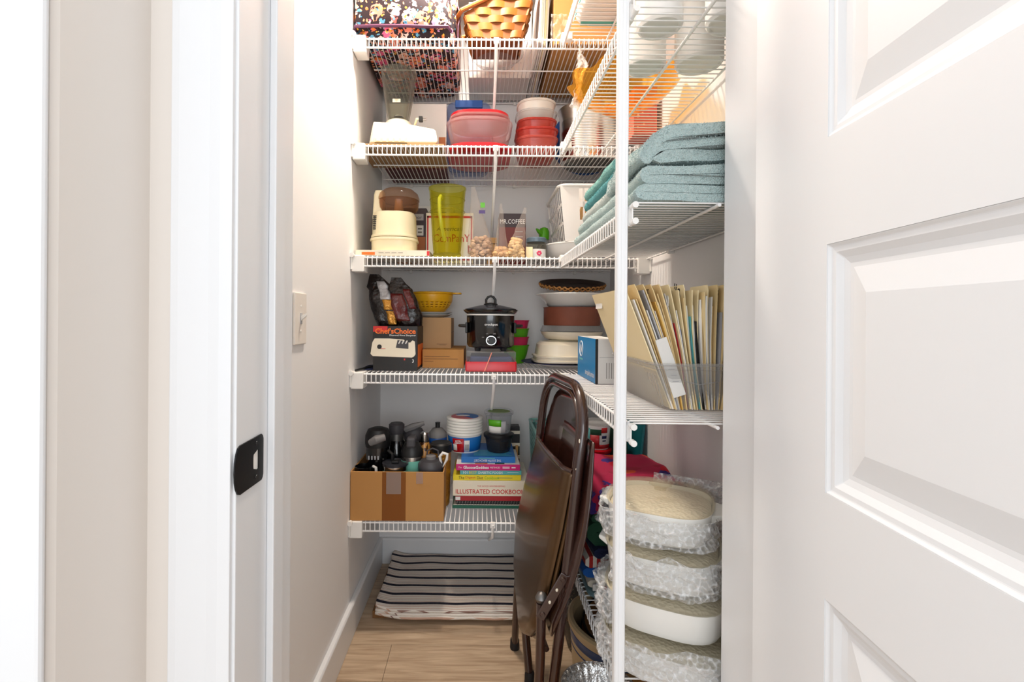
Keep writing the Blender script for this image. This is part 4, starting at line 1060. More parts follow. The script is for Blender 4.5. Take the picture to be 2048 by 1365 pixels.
def packet(label, x, y, w_, d_, h, m, seed):
    t = thing('white_packet', label, 'packet', (x, y, zb0+0.006), group='packets in the slotted basket')
    b = B(); rings = []
    for zz, k in ((0,0.85),(0.02,1),(h*0.6,1.0),(h*0.85,0.9),(h*0.97,0.72),(h,0.4)):
        rings.append([(p[0]+0.008*nz(p[0]*30+seed, p[1]*30, zz*30), p[1]+0.008*nz(p[1]*30+seed, p[0]*30, zz*20), p[2]+0.010*nz(p[0]*40, p[1]*40+seed, seed)*(zz > 0.02)) for p in rrect(x, y, w_*k, d_*k, 0.02, zb0+0.006+zz, 5)])
    b.loft(rings); b.obj('wrapper', m, t, smooth=True)
packet('crinkled white packet at the left in the white slotted basket', 0.380, 1.845, 0.085, 0.13, 0.215, M['roll'], 1)
packet('rounded white packet at the right in the white slotted basket', 0.478, 1.845, 0.085, 0.13, 0.212, M['roll'], 4)
packet('tan paper packet low in the white slotted basket', 0.43, 1.755, 0.15, 0.03, 0.15, M['wood'], 7)
def green_bottle():
    cx, cy, z = 0.268, 2.03, Z3+0.001
    t = thing('green_cap_bottle', 'clear bottle with a bright green spout cap beside the white basket', 'bottle', (cx, cy, z))
    B().lathe(vessel([(0.026,0),(0.03,0.005),(0.03,0.085),(0.018,0.11),(0.018,0.12)], 0.002), 28, (cx, cy, z)).obj('body', M['clearf'], t, smooth=True)
    B().lathe([(0.021,0.118),(0.022,0.15),(0.016,0.165),(0.006,0.17)], 24, (cx, cy, z)).obj('cap', M['green'], t, smooth=True)
    B().tube([(cx-0.012, cy-0.01, z+0.145), (cx-0.026, cy-0.024, z+0.150), (cx-0.036, cy-0.03, z+0.158)], [0.012,0.008,0.003], 10).obj('spout', M['green'], t, smooth=True)
green_bottle()
t = carton('blue_folder', 'flat dark blue folder at the right end of the third back shelf', 'folder', 0.42, 0.55, 1.67, 1.73, Z3+0.0005, 0.006, M['navy'])
B().box(0.422, 0.548, 1.672, 1.728, Z3+0.0066, Z3+0.008).obj('paper_sheet', M['paperg'], t)

# ------------------------------------------------------------------ towels on the right
def pile(o, m, n, ln, seed):
    """terry loops standing on a towel: one mesh of short tufts"""
    rnd = random.Random(seed); me = o.data; me.calc_loop_triangles(); tri = []; acc = []; tot = 0.0
    for t_ in me.loop_triangles:
        if t_.area > 1e-9: tot += t_.area; tri.append(t_); acc.append(tot)
    import bisect
    b = B()
    for _ in range(n):
        t_ = tri[min(bisect.bisect(acc, rnd.random()*tot), len(tri)-1)]
        p = [me.vertices[i].co for i in t_.vertices]; u, v = rnd.random(), rnd.random()
        if u+v > 1: u, v = 1-u, 1-v
        c = p[0]+(p[1]-p[0])*u+(p[2]-p[0])*v; nn = t_.normal
        d = (nn+Vector((rnd.uniform(-.6,.6), rnd.uniform(-.6,.6), rnd.uniform(-.6,.6)))).normalized()
        s_ = Vector((rnd.uniform(-1,1), rnd.uniform(-1,1), rnd.uniform(-1,1))).cross(d).normalized()*0.0009
        q = d.cross(s_)
        k = len(b.v); b.v += [tuple(c+s_-nn*0.001), tuple(c-s_*0.5+q*0.9-nn*0.001), tuple(c-s_*0.5-q*0.9-nn*0.001), tuple(c+d*ln*rnd.uniform(0.6,1.2))]
        for f in ((0,1,3),(1,2,3),(2,0,3)): b.face([k+i for i in f])
    return stuff(b.obj('terry_pile', m, o.parent, local=True))
def towels():
    y0 = 0.880; z = Z3+0.002; xr = 0.556
    def fold(xl, zz, th, n=2, rise=0.0, xr=xr, step=0.0):
        """zigzag of n layers, closed folds on the left"""
        path = []; r = th*0.52
        for k in range(n):
            zc_ = zz+th/2+2*r*k; xl_ = xl+step*k
            seg = [(xr, zc_+rise*(k+1)/n), ((xr*0.6+xl_*0.4), zc_+rise*0.45*(k+1)/n), (xl_+r, zc_)]
            if k % 2 == 1: seg = seg[::-1]
            path += seg
            if k < n-1 and k % 2 == 0: path += [(xl_+r*0.25, zc_+r*0.35), (xl_, zc_+r), (xl_+step*0.5+r*0.25, zc_+r*1.65)]
            if k < n-1 and k % 2 == 1: path += [(xr+r*0.5, zc_+r+rise)]
        return path
    def cloth(name, label, m, path, th, ya, yb, seed, amp, n):
        t = thing(name, label, 'towel', (0.43, (ya+yb)/2, z), group='folded towels')
        o = ribbon(B(), path, th, ya, yb, 26, amp, 13, seed).obj('folded_terry', m, t, smooth=60)
        pile(o, m, n, 0.0030, seed)
    cloth('aqua_towel', 'lowest aqua towel of the folded stack', M['towel'], fold(0.288, z, 0.0150), 0.0150, y0, 1.45, 1.0, 0.004, 16000)
    cloth('aqua_towel', 'second aqua towel from the bottom of the folded stack', M['towel'], fold(0.300, z+0.033, 0.0165, rise=0.004), 0.0165, y0+0.003, 1.45, 2.0, 0.005, 16000)
    cloth('aqua_towel', 'thick aqua towel on top of the folded stack', M['towel'], fold(0.312, z+0.073, 0.0215, 3, 0.026, step=0.008)+[(0.322, z+0.119), (0.309, z+0.104), (0.300, z+0.082)], 0.0215, y0+0.006, 1.14, 3.0, 0.009, 26000)
    for lab, m, zz, xl, th, sd in (('folded white towel just behind the top aqua towel', 'towel4', 0.074, 0.318, 0.016, 5), ('folded bright teal towel behind the white pole', 'towel3', 0.110, 0.322, 0.015, 6), ('folded mint towel on top behind the white pole', 'towel2', 0.144, 0.326, 0.016, 7)):
        cloth('folded_towel', lab, M[m], fold(xl, z+zz, th, xr=0.545), th, 1.17, 1.48, sd, 0.004, 9000)
towels()

# ------------------------------------------------------------------ fourth back shelf
z4 = Z4+0.001
def sharpener_box():
    x0, x1 = X(747, 1.70, 700), X(836, 1.70, 700); y0 = 1.70
    t = carton('sharpener_box', 'black knife sharpener box printed with a white sharpener', 'box', x0, x1, y0, 1.87, z4, 0.155, M['blackprint'])
    cx = (x0+x1)/2; f = y0
    plate_on(t, 'title_print', x0, x0+0.05, z4+0.135, z4+0.1545, f, M['redprint'])
    text(t, "Chef'sChoice", 0.142, (cx, f-0.001, z4+0.138), FRONT, M['orange'], bold=0.03, height=0.020)
    text(t, 'Diamond Hone Sharpener', 0.092, (cx+0.026, f-0.001, z4+0.1225), FRONT, M['whiteprint'])
    pic = [(-0.086,0.058),(-0.080,0.098),(-0.072,0.112),(-0.02,0.112),(0.030,0.108),(0.036,0.100),(0.052,0.098),(0.060,0.106),(0.068,0.102),(0.071,0.058),(0.066,0.050),(0.058,0.046),(-0.078,0.050)]
    b = B(); b.prism([(cx+p[0], z4+p[1]) for p in pic], 1, f-0.0016, f+0.0001); pc = b.obj('sharpener_print', M['creamcer'], t)
    b = B(); b.prism([(cx+p[0], z4+p[1]) for p in ((0.002,0.080),(0.008,0.107),(0.034,0.104),(0.046,0.100),(0.046,0.076))], 1, f-0.0020, f-0.0015); b.obj('slot_print', M['dgrey'], pc)
    for k in range(3):
        b = B(); b.tube([(cx+0.012+k*0.012, f-0.0022, z4+0.094), (cx+0.018+k*0.012, f-0.0022, z4+0.105)], 0.0022, 6); b.obj('slot_print', M['paper'], pc)
    b = B(); b.lathe([(0.008,0),(0.008,0.001)], 16); o = b.obj('switch_print', M['blackprint'], pc, local=True); o.location = Vector((cx-0.055, f-0.0018, z4+0.083))-world_of(pc); o.rotation_euler = (PI/2, 0, 0)
    plate_on(t, 'red_mark', cx-0.050, cx-0.034, z4+0.075, z4+0.077, f-0.0014, M['redprint'])
    plate_on(t, 'red_mark', cx+0.030, cx+0.035, z4+0.036, z4+0.042, f, M['redprint'])
    text(t, '3', 0.006, (cx+0.062, f-0.001, z4+0.034), FRONT, M['whiteprint'])
    B().box(x1-0.0002, x1+0.0008, y0+0.01, 1.86, z4+0.012, z4+0.09).obj('side_print', M['orange'], t)
    return z4+0.156
zt = sharpener_box()
def coffee_bag(label, p0, p1, tip, d, m, seed, extra):
    """stand-up foil bag: bottom centre px, width, tip px"""
    bx = X(p0, d, 650); tp = at(tip[0], tip[1], d)
    t = thing('coffee_bag', label, 'bag', (bx, d, zt), group='foil coffee bags')
    b = B(); rings = []; H_ = tp.z-zt
    for k in range(17):
        f = k/16; w_ = p1*(0.88+0.22*math.sin(PI*min(f*1.4, 1))) if f < 0.75 else p1*(1.0-(f-0.75)/0.25*0.62)
        dp = 0.066*(1 if f < 0.45 else max(0.05, 1-(f-0.45)/0.5)); xc = bx+(tp.x-bx)*(f**1.3)
        if k == 0: dp *= 0.8
        rings.append([(p[0]+0.005*nz(p[0]*25+seed, p[1]*25, f*7), p[1]+0.006*nz(p[1]*25, p[0]*25+seed, f*6), p[2]) for p in rrect(xc, d, w_, max(dp, 0.003), max(dp, 0.003)*0.45, zt+H_*f, 6)])
    b.loft(rings); b.obj('foil_pouch', m, t, smooth=50)
    def strip(u0, u1, f0, f1, mm, nm, off=0.002):
        b = B()
        def fn(u, v):
            f = f0+(f1-f0)*v; w_ = p1*(0.88+0.22*math.sin(PI*min(f*1.4, 1))) if f < 0.75 else p1*(1.0-(f-0.75)/0.25*0.62)
            dp = 0.066*(1 if f < 0.45 else max(0.05, 1-(f-0.45)/0.5)); xc = bx+(tp.x-bx)*(f**1.3)
            x = xc+w_*(u0+(u1-u0)*u); y = d-max(dp, 0.003)/2-off
            return (x+0.005*nz(x*25+seed, y*25, f*7), y+0.006*nz(y*25, x*25+seed, f*6)-0.001, zt+H_*f)
        b.grid(fn, 4, 10); b.obj(nm, mm, t, smooth=True, thick=0.0012)
    extra(strip)
coffee_bag('black foil coffee bag with a silver and gold panel', 778, 0.092, (748, 552), 1.775, M['foilbag'], 2, lambda s: (s(0.02, 0.42, 0.30, 0.50, M['goldfoil'], 'gold_panel'), s(-0.02, 0.40, 0.50, 0.86, M['silfoil'], 'silver_panel'), s(0.06, 0.40, 0.02, 0.28, M['goldfoil'], 'gold_panel')))
coffee_bag('black foil coffee bag with dark red artwork leaning left', 822, 0.090, (790, 558), 1.75, M['foilbag'], 9, lambda s: (s(-0.46, 0.05, 0.10, 0.66, M['foilred'], 'red_artwork'), s(0.1, 0.4, 0.35, 0.75, M['foilred'], 'red_artwork')))
t = carton('brown_cardboard_box', 'long low brown cardboard box below the other cardboard box', 'box', X(846, 1.80, 720), X(929, 1.80, 720), 1.80, 2.08, z4, 0.068, M['card'])
for i, wd in enumerate((0.095, 0.125, 0.035)): plate_on(t, 'print_line', X(848, 1.80, 720)+0.002, X(848, 1.80, 720)+0.002+wd, z4+0.042-i*0.009, z4+0.0432-i*0.009, 1.80, M['brownprint'])
zc = z4+0.0685
xa, xb = X(835, 1.87, 670), X(903, 1.87, 670)
t = carton('brown_cardboard_box', 'pale brown cardboard box under the white plates and colander', 'box', xa, xb, 1.865, 2.06, zc, 0.118, M['card2'])
plate_on(t, 'print_line', xb-0.055, xb-0.015, zc+0.016, zc+0.0172, 1.865, M['brownprint']); plate_on(t, 'print_line', xb-0.045, xb-0.02, zc+0.012, zc+0.0132, 1.865, M['brownprint'])
B().box(xb-0.0002, xb+0.0008, 1.88, 2.05, zc+0.06, zc+0.0612).obj('flap_edge', M['brownprint'], t)
zc += 0.1185; ccx, ccy = X(864, 1.96, 610), 1.965
for i in range(2):
    t = thing('white_plate', ('lower' if i == 0 else 'upper')+' white plate under the yellow colander', 'plate', (ccx, ccy, zc), group='white plates under the colander')
    B().lathe(vessel([(0.045,0),(0.06,0.003),(0.078,0.011),(0.080,0.012)], 0.0025), 40, (ccx, ccy, zc)).obj('dish', M['ceramic'], t, smooth=True)
    B().tube([(ccx+0.079*math.cos(2*PI*i/40), ccy+0.079*math.sin(2*PI*i/40), zc+0.0115) for i in range(40)], 0.0012, 6, closed=True).obj('rim', M['paperg'], t, smooth=True)
    zc += 0.0085
zc += 0.005
def colander():
    t = thing('colander', 'yellow plastic colander with round holes', 'colander', (ccx, ccy, zc))
    prof = [(0.045,0.0),(0.052,0.004),(0.060,0.014)]
    zz = 0.018; r = 0.0625; k = 0
    lev = []
    while k < 11: lev.append((0.0605+0.019*(k/10)**0.7, 0.015+0.003*k)); k += 1
    n = 96; b = B(); rings = [(r_, h_) for r_, h_ in prof[:-1]]+lev+[(0.0815,0.062),(0.083,0.074)]
    base = 0
    for r_, h_ in rings: b.v += [(ccx+r_*math.cos(2*PI*i/n), ccy+r_*math.sin(2*PI*i/n), zc+h_) for i in range(n)]
    first = 2
    for j in range(len(rings)-1):
        for i in range(n):
            hole = (first <= j < first+10) and ((j-first) % 3 == 1) and (i % 4 in (0, 1)) if True else False
            if hole: continue
            a = j*n+i; c = j*n+(i+1) % n; b.face([a, c, c+n, a+n])
    b.face(list(range(n))[::-1])
    b.obj('bowl_wall', M['yellow'], t, smooth=True, thick=0.0022)
    B().lathe([(0.081,0.070),(0.088,0.072),(0.089,0.077),(0.084,0.079),(0.080,0.077),(0.081,0.070)], 64, (ccx, ccy, zc), cap0=False, cap1=False).obj('rim', M['yellow'], t, smooth=True)
    b = B(); b.loft([rrect(ccx+0.100, ccy-0.01, 0.036, 0.05, 0.014, zc+0.071), rrect(ccx+0.100, ccy-0.01, 0.036, 0.05, 0.014, zc+0.077)]); b.obj('handle', M['yellow'], t, bevel=0.0015)
colander()
def red_tray():
    x0, x1 = X(932, 1.685, 735), X(1035, 1.685, 735); y0, y1 = 1.685, 1.93
    cx = (x0+x1)/2
    t = thing('red_game_box', 'low box with red base and clear cover under the slow cooker', 'box', (cx, (y0+y1)/2, z4))
    tub(B(), (cx, (y0+y1)/2, z4), [(0, x1-x0-0.004, y1-y0-0.004), (0.003, x1-x0, y1-y0), (0.032, x1-x0, y1-y0), (0.034, x1-x0-0.002, y1-y0-0.002)], 0.003, 0.005).obj('red_base', M['red'], t, smooth=30)
    b = B(); b.loft([rrect(cx, (y0+y1)/2, x1-x0-0.006, y1-y0-0.006, 0.004, z4+h) for h in (0.030, 0.0655, 0.067)], False, True); b.obj('clear_cover', M['clear'], t)
    B().box(x0+0.01, x1-0.01, y0+0.012, y1-0.012, z4+0.006, z4+0.028).obj('insert', M['redd'], t)
    B().box(x0+0.016, x1-0.016, y0+0.02, y1-0.02, z4+0.0285, z4+0.05).obj('dark_tray', M['navy'], t, bevel=0.004)
    b = B().tube([(cx-0.022, y0-0.0012, z4+0.002), (cx+0.002, y0-0.0012, z4+0.066)], 0.0018, 6); b.obj('elastic', mat('pink_elastic', (240,150,130), 0.6), t)
    return cx, z4+0.0675
rcx, rz = red_tray()
def crock():
    cx, cy, z = rcx, 1.795, rz
    t = thing('slow_cooker', 'black round slow cooker with lid, side handles and dial', 'slow cooker', (cx, cy, z))
    for a in (45, 135, 225, 315):
        r = math.radians(a); B().lathe([(0.010,0),(0.012,0.012)], 12, (cx+0.066*math.cos(r), cy+0.066*math.sin(r), z)).obj('foot', M['blackmat'], t)
    B().lathe([(0.060,0.010),(0.080,0.014),(0.0865,0.024),(0.088,0.135),(0.088,0.140)], 56, (cx, cy, z)).obj('body', M['black'], t, smooth=True)
    B().lathe([(0.0865,0.1395),(0.0895,0.1405),(0.0895,0.1455),(0.0865,0.1465)], 56, (cx, cy, z)).obj('white_band', M['white'], t, smooth=True)
    B().lathe([(0.086,0.146),(0.092,0.150),(0.100,0.159),(0.101,0.163),(0.093,0.163)], 56, (cx, cy, z)).obj('pot_rim', M['black'], t, smooth=True)
    lid = B().lathe([(0.094,0.163),(0.094,0.167),(0.07,0.174),(0.035,0.182),(0.002,0.185)], 56, (cx, cy, z)).obj('lid', M['smokeg'], t, smooth=True)
    B().lathe([(0.026,0.184),(0.026,0.187),(0.012,0.192),(0.002,0.193)], 24, (cx, cy, z)).obj('knob_base', M['blackmat'], lid, smooth=True)
    B().tube([(cx-0.017, cy, z+0.189), (cx-0.017, cy, z+0.204), (cx-0.010, cy, z+0.215), (cx, cy, z+0.219), (cx+0.010, cy, z+0.215), (cx+0.017, cy, z+0.204), (cx+0.017, cy, z+0.189)], 0.0045, 10).obj('knob', M['blackmat'], lid, smooth=True)
    for s in (-1, 1):
        b = B(); b.tube([(cx+s*0.086, cy-0.035, z+0.098), (cx+s*0.106, cy-0.030, z+0.099), (cx+s*0.113, cy-0.01, z+0.099), (cx+s*0.113, cy+0.01, z+0.099), (cx+s*0.106, cy+0.030, z+0.099), (cx+s*0.086, cy+0.035, z+0.098)], 0.006, 10); b.obj('side_handle', M['blackmat'], t, smooth=True)
        B().box(*sorted((cx+s*0.083, cx+s*0.092)), cy-0.04, cy+0.04, z+0.07, z+0.112).obj('handle_mount', M['blackmat'], t, bevel=0.003)
    fy = cy-0.0885
    def ringy(r0, r1, y0_, y1_, c, mm, nm):
        b = B(); b.lathe([(r0,y0_),(r1,y0_),(r1,y1_),(r0,y1_),(r0,y0_)], 36, cap0=False, cap1=False); o = b.obj(nm, mm, t, local=True, smooth=40); o.location = Vector(c)-world_of(t); o.rotation_euler = (PI/2, 0, 0)
    c = (cx, fy, z+0.044)
    ringy(0.0001, 0.0165, 0, 0.012, c, M['blackmat'], 'dial'); ringy(0.0158, 0.0178, 0.0115, 0.013, c, M['chrome'], 'dial_ring')
    B().box(cx-0.0125, cx-0.0095, fy-0.0135, fy-0.0115, z+0.045, z+0.049).obj('pointer', M['whiteprint'], t)
    text(t, 'crockpot', 0.046, (cx, fy-0.0004, z+0.104), FRONT, M['whiteprint'], bold=0.012)
    for dx, dz in ((-0.028,0.012),(-0.014,0.026),(0.012,0.026),(0.026,0.012)): text(t, 'LO' if dx < 0 else 'HI', 0.007, (cx+dx, fy+0.001, z+0.044+dz), FRONT, M['paperg'])
crock()
bpy.data.objects['slow_cooker'].scale = (1, 1, 0.91)
bx, by = 0.152, 2.02
zz = z4
for i, (m_, lab) in enumerate((('green','lime green bowl at the bottom of the stack behind the slow cooker'),('pink','raspberry bowl second from the bottom behind the slow cooker'),('green','lime green bowl second from the top behind the slow cooker'),('pink','raspberry bowl on top of the stack behind the slow cooker'))):
    t = thing('small_bowl', lab, 'bowl', (bx, by, zz), group='stacked green and pink bowls')
    hh = 0.075
    B().lathe(vessel([(0.028,0),(0.034,0.003),(0.047,hh*0.5),(0.0545,hh*0.97),(0.056,hh)], 0.002), 36, (bx, by, zz)).obj('bowl_wall', M[m_], t, smooth=True)
    B().lathe([(0.056,hh-0.002),(0.0575,hh),(0.056,hh+0.0015),(0.0535,hh),(0.056,hh-0.002)], 36, (bx, by, zz), cap0=False, cap1=False).obj('rim', M[m_], t, smooth=True)
    zz += 0.034
def dishes():
    cx, cy, z = 0.335, 1.925, z4
    def th(name, label, cat): return thing(name, label, cat, (cx, cy, z))
    t = th('blue_rim_plate', 'wide white plate with a dark blue rim at the bottom of the dish stack', 'plate')
    B().lathe(vessel([(0.09,0),(0.10,0.003),(0.160,0.014),(0.166,0.016)], 0.003), 56, (cx, cy, z)).obj('dish', M['ceramic'], t, smooth=True)
    B().lathe([(0.120,0.0085),(0.166,0.0168),(0.167,0.0185),(0.120,0.0105),(0.120,0.0085)], 56, (cx, cy, z), cap0=False, cap1=False).obj('rim', M['navy'], t, smooth=True)
    z = z4+0.0195; cx = 0.350
    t = th('cream_casserole', 'cream rounded square dish lying upside down on the blue-rimmed plate', 'dish')
    B().loft([rrect(cx, cy, 0.275, 0.25, 0.07, z+h) for h in (0.0, 0.006)]+[rrect(cx, cy, 0.262, 0.24, 0.07, z+h) for h in (0.007, 0.018)]+[rrect(cx, cy, 0.270, 0.245, 0.07, z+0.019), rrect(cx, cy, 0.270, 0.245, 0.07, z+0.024), rrect(cx, cy, 0.25, 0.225, 0.07, z+0.026), rrect(cx, cy, 0.238, 0.21, 0.07, z+0.066), rrect(cx, cy, 0.21, 0.185, 0.06, z+0.078), rrect(cx, cy, 0.15, 0.13, 0.05, z+0.080)]).obj('shell', M['creamcer'], t, smooth=35)
    B().loft([rrect(cx, cy, 0.16, 0.14, 0.05, z+0.0795), rrect(cx, cy, 0.15, 0.13, 0.05, z+0.083)]).obj('foot_ring', M['creamcer'], t)
    z += 0.0835; cx = 0.366
    t = th('cream_round_dish', 'cream round baking dish with a pale lid in the dish stack', 'dish')
    B().lathe(vessel([(0.085,0),(0.105,0.006),(0.118,0.022),(0.1205,0.032)], 0.004), 48, (cx, cy, z)).obj('dish', M['creamcer'], t, smooth=True)
    B().lathe([(0.122,0.0325),(0.124,0.036),(0.121,0.042),(0.117,0.050),(0.115,0.056)], 48, (cx, cy, z)).obj('lid', M['clearf'], t, smooth=True)
    z += 0.0565
    t = th('brown_pan', 'round reddish brown straight-sided pan in the dish stack', 'pan')
    B().lathe(vessel([(0.108,0),(0.110,0.003),(0.110,0.068),(0.111,0.070)], 0.003), 48, (cx, cy, z)).obj('pan_wall', M['brown'], t, smooth=True)
    B().tube([(cx+0.1105*math.cos(2*PI*i/48), cy+0.1105*math.sin(2*PI*i/48), z+0.0695) for i in range(48)], 0.0018, 6, closed=True).obj('rim', M['brown'], t, smooth=True)
    z += 0.0715
    t = th('white_pie_dish', 'white flared pie dish resting on the brown pan', 'dish')
    B().lathe(vessel([(0.085,0),(0.095,0.004),(0.128,0.042),(0.138,0.047),(0.140,0.050)], 0.0035), 56, (cx, cy, z)).obj('dish', M['ceramic'], t, smooth=True)
    B().tube([(cx+0.139*math.cos(2*PI*i/56), cy+0.139*math.sin(2*PI*i/56), z+0.0495) for i in range(56)], 0.0025, 6, closed=True).obj('rim', M['ceramic'], t, smooth=True)
    z += 0.052
    z += 0.026
    t = th('wicker_plate_holder', 'dark round wicker plate holder with braided tan edge on top of the dishes', 'plate holder'); t.rotation_euler = (0.20, 0, 0)
    B().lathe(vessel([(0.105,0),(0.115,0.003),(0.126,0.018),(0.128,0.020)], 0.004), 48, (cx, cy, z)).obj('woven_dish', M['dkwicker'], t, smooth=True)
    for k, hh in enumerate((0.006, 0.013)):
        pts = [(cx+(0.122+0.004*k+0.0025*math.cos(36*a))*math.cos(a), cy+(0.122+0.004*k+0.0025*math.cos(36*a))*math.sin(a), z+hh+0.003*math.sin(36*a+k*PI)) for a in [2*PI*i/216 for i in range(216)]]
        B().tube(pts, 0.0036, 5, closed=True).obj('braid', M['wicker'], t, smooth=True)
    return cx, cy, z
dcx, dcy, dz_ = dishes()
t = thing('black_cable', 'thin black cable coiled at the left end of the fourth shelf', 'cable', (-0.40, 1.7, z4))
b = B().tube([(XL+0.014, 1.66, z4+0.004), (XL+0.03, 1.70, z4+0.006), (XL+0.05, 1.80, z4+0.005), (XL+0.07, 1.90, z4+0.012), (XL+0.06, 1.98, z4+0.006)], 0.004, 8); b.obj('cord', M['blackmat'], t, smooth=True)
b = B(); b.loft([rrect(XL+0.04, 1.79, 0.05, 0.16, 0.012, z4+0.0005), rrect(XL+0.04, 1.79, 0.05, 0.16, 0.012, z4+0.004)]); b.obj('pouch', M['navycloth'], t)

# ------------------------------------------------------------------ fourth right shelf
def blue_box():
    x0, x1, y0, y1 = 0.333, 0.405, 1.385, 1.635; z = z4; h = 0.128
    t = thing('blue_product_box', 'blue and white product box on the fourth right-hand shelf', 'box', ((x0+x1)/2, (y0+y1)/2, z))
    B().box(x0, x1, y0, y1, z, z+h).obj('carton', M['paper'], t, bevel=0.001)
    B().box(x0-0.0006, x0+0.0002, y0+0.004, y1, z, z+h).obj('blue_face', M['skyblue'], t)
    B().box(x0-0.0008, x0+0.006, y0-0.0006, y0+0.004, z, z+h).obj('black_edge', M['blackprint'], t)
    yc = y1-0.055
    pts = [(x0-0.001, yc+0.024*math.cos(2*PI*i/32), z+h-0.038+0.024*math.sin(2*PI*i/32)) for i in range(32)]
    B().tube(pts, 0.0012, 5, closed=True).obj('ring_logo', M['whiteprint'], t)
    text(t, 'N', 0.024, (x0-0.0012, yc, z+h-0.038), AISLE, M['whiteprint'], bold=0.03)
    B().box(x0-0.0009, x0-0.0004, yc-0.022, yc+0.026, z+h-0.074, z+h-0.069).obj('print_line', M['tealp'], t)
    text(t, 'simplehuman', 0.12, (x0-0.0012, y0+0.075, z+0.02), AISLE, M['whiteprint'])
    for i in range(5): B().box(x0+0.03+i*0.007, x0+0.0315+i*0.007, y0-0.0006, y0+0.0002, z+0.015, z+0.06).obj('print_line', M['greyprint'], t)
    B().box(x0+0.01, x1-0.01, y0-0.0005, y0+0.0002, z+0.075, z+0.076).obj('print_line', M['paperg'], t)
blue_box()
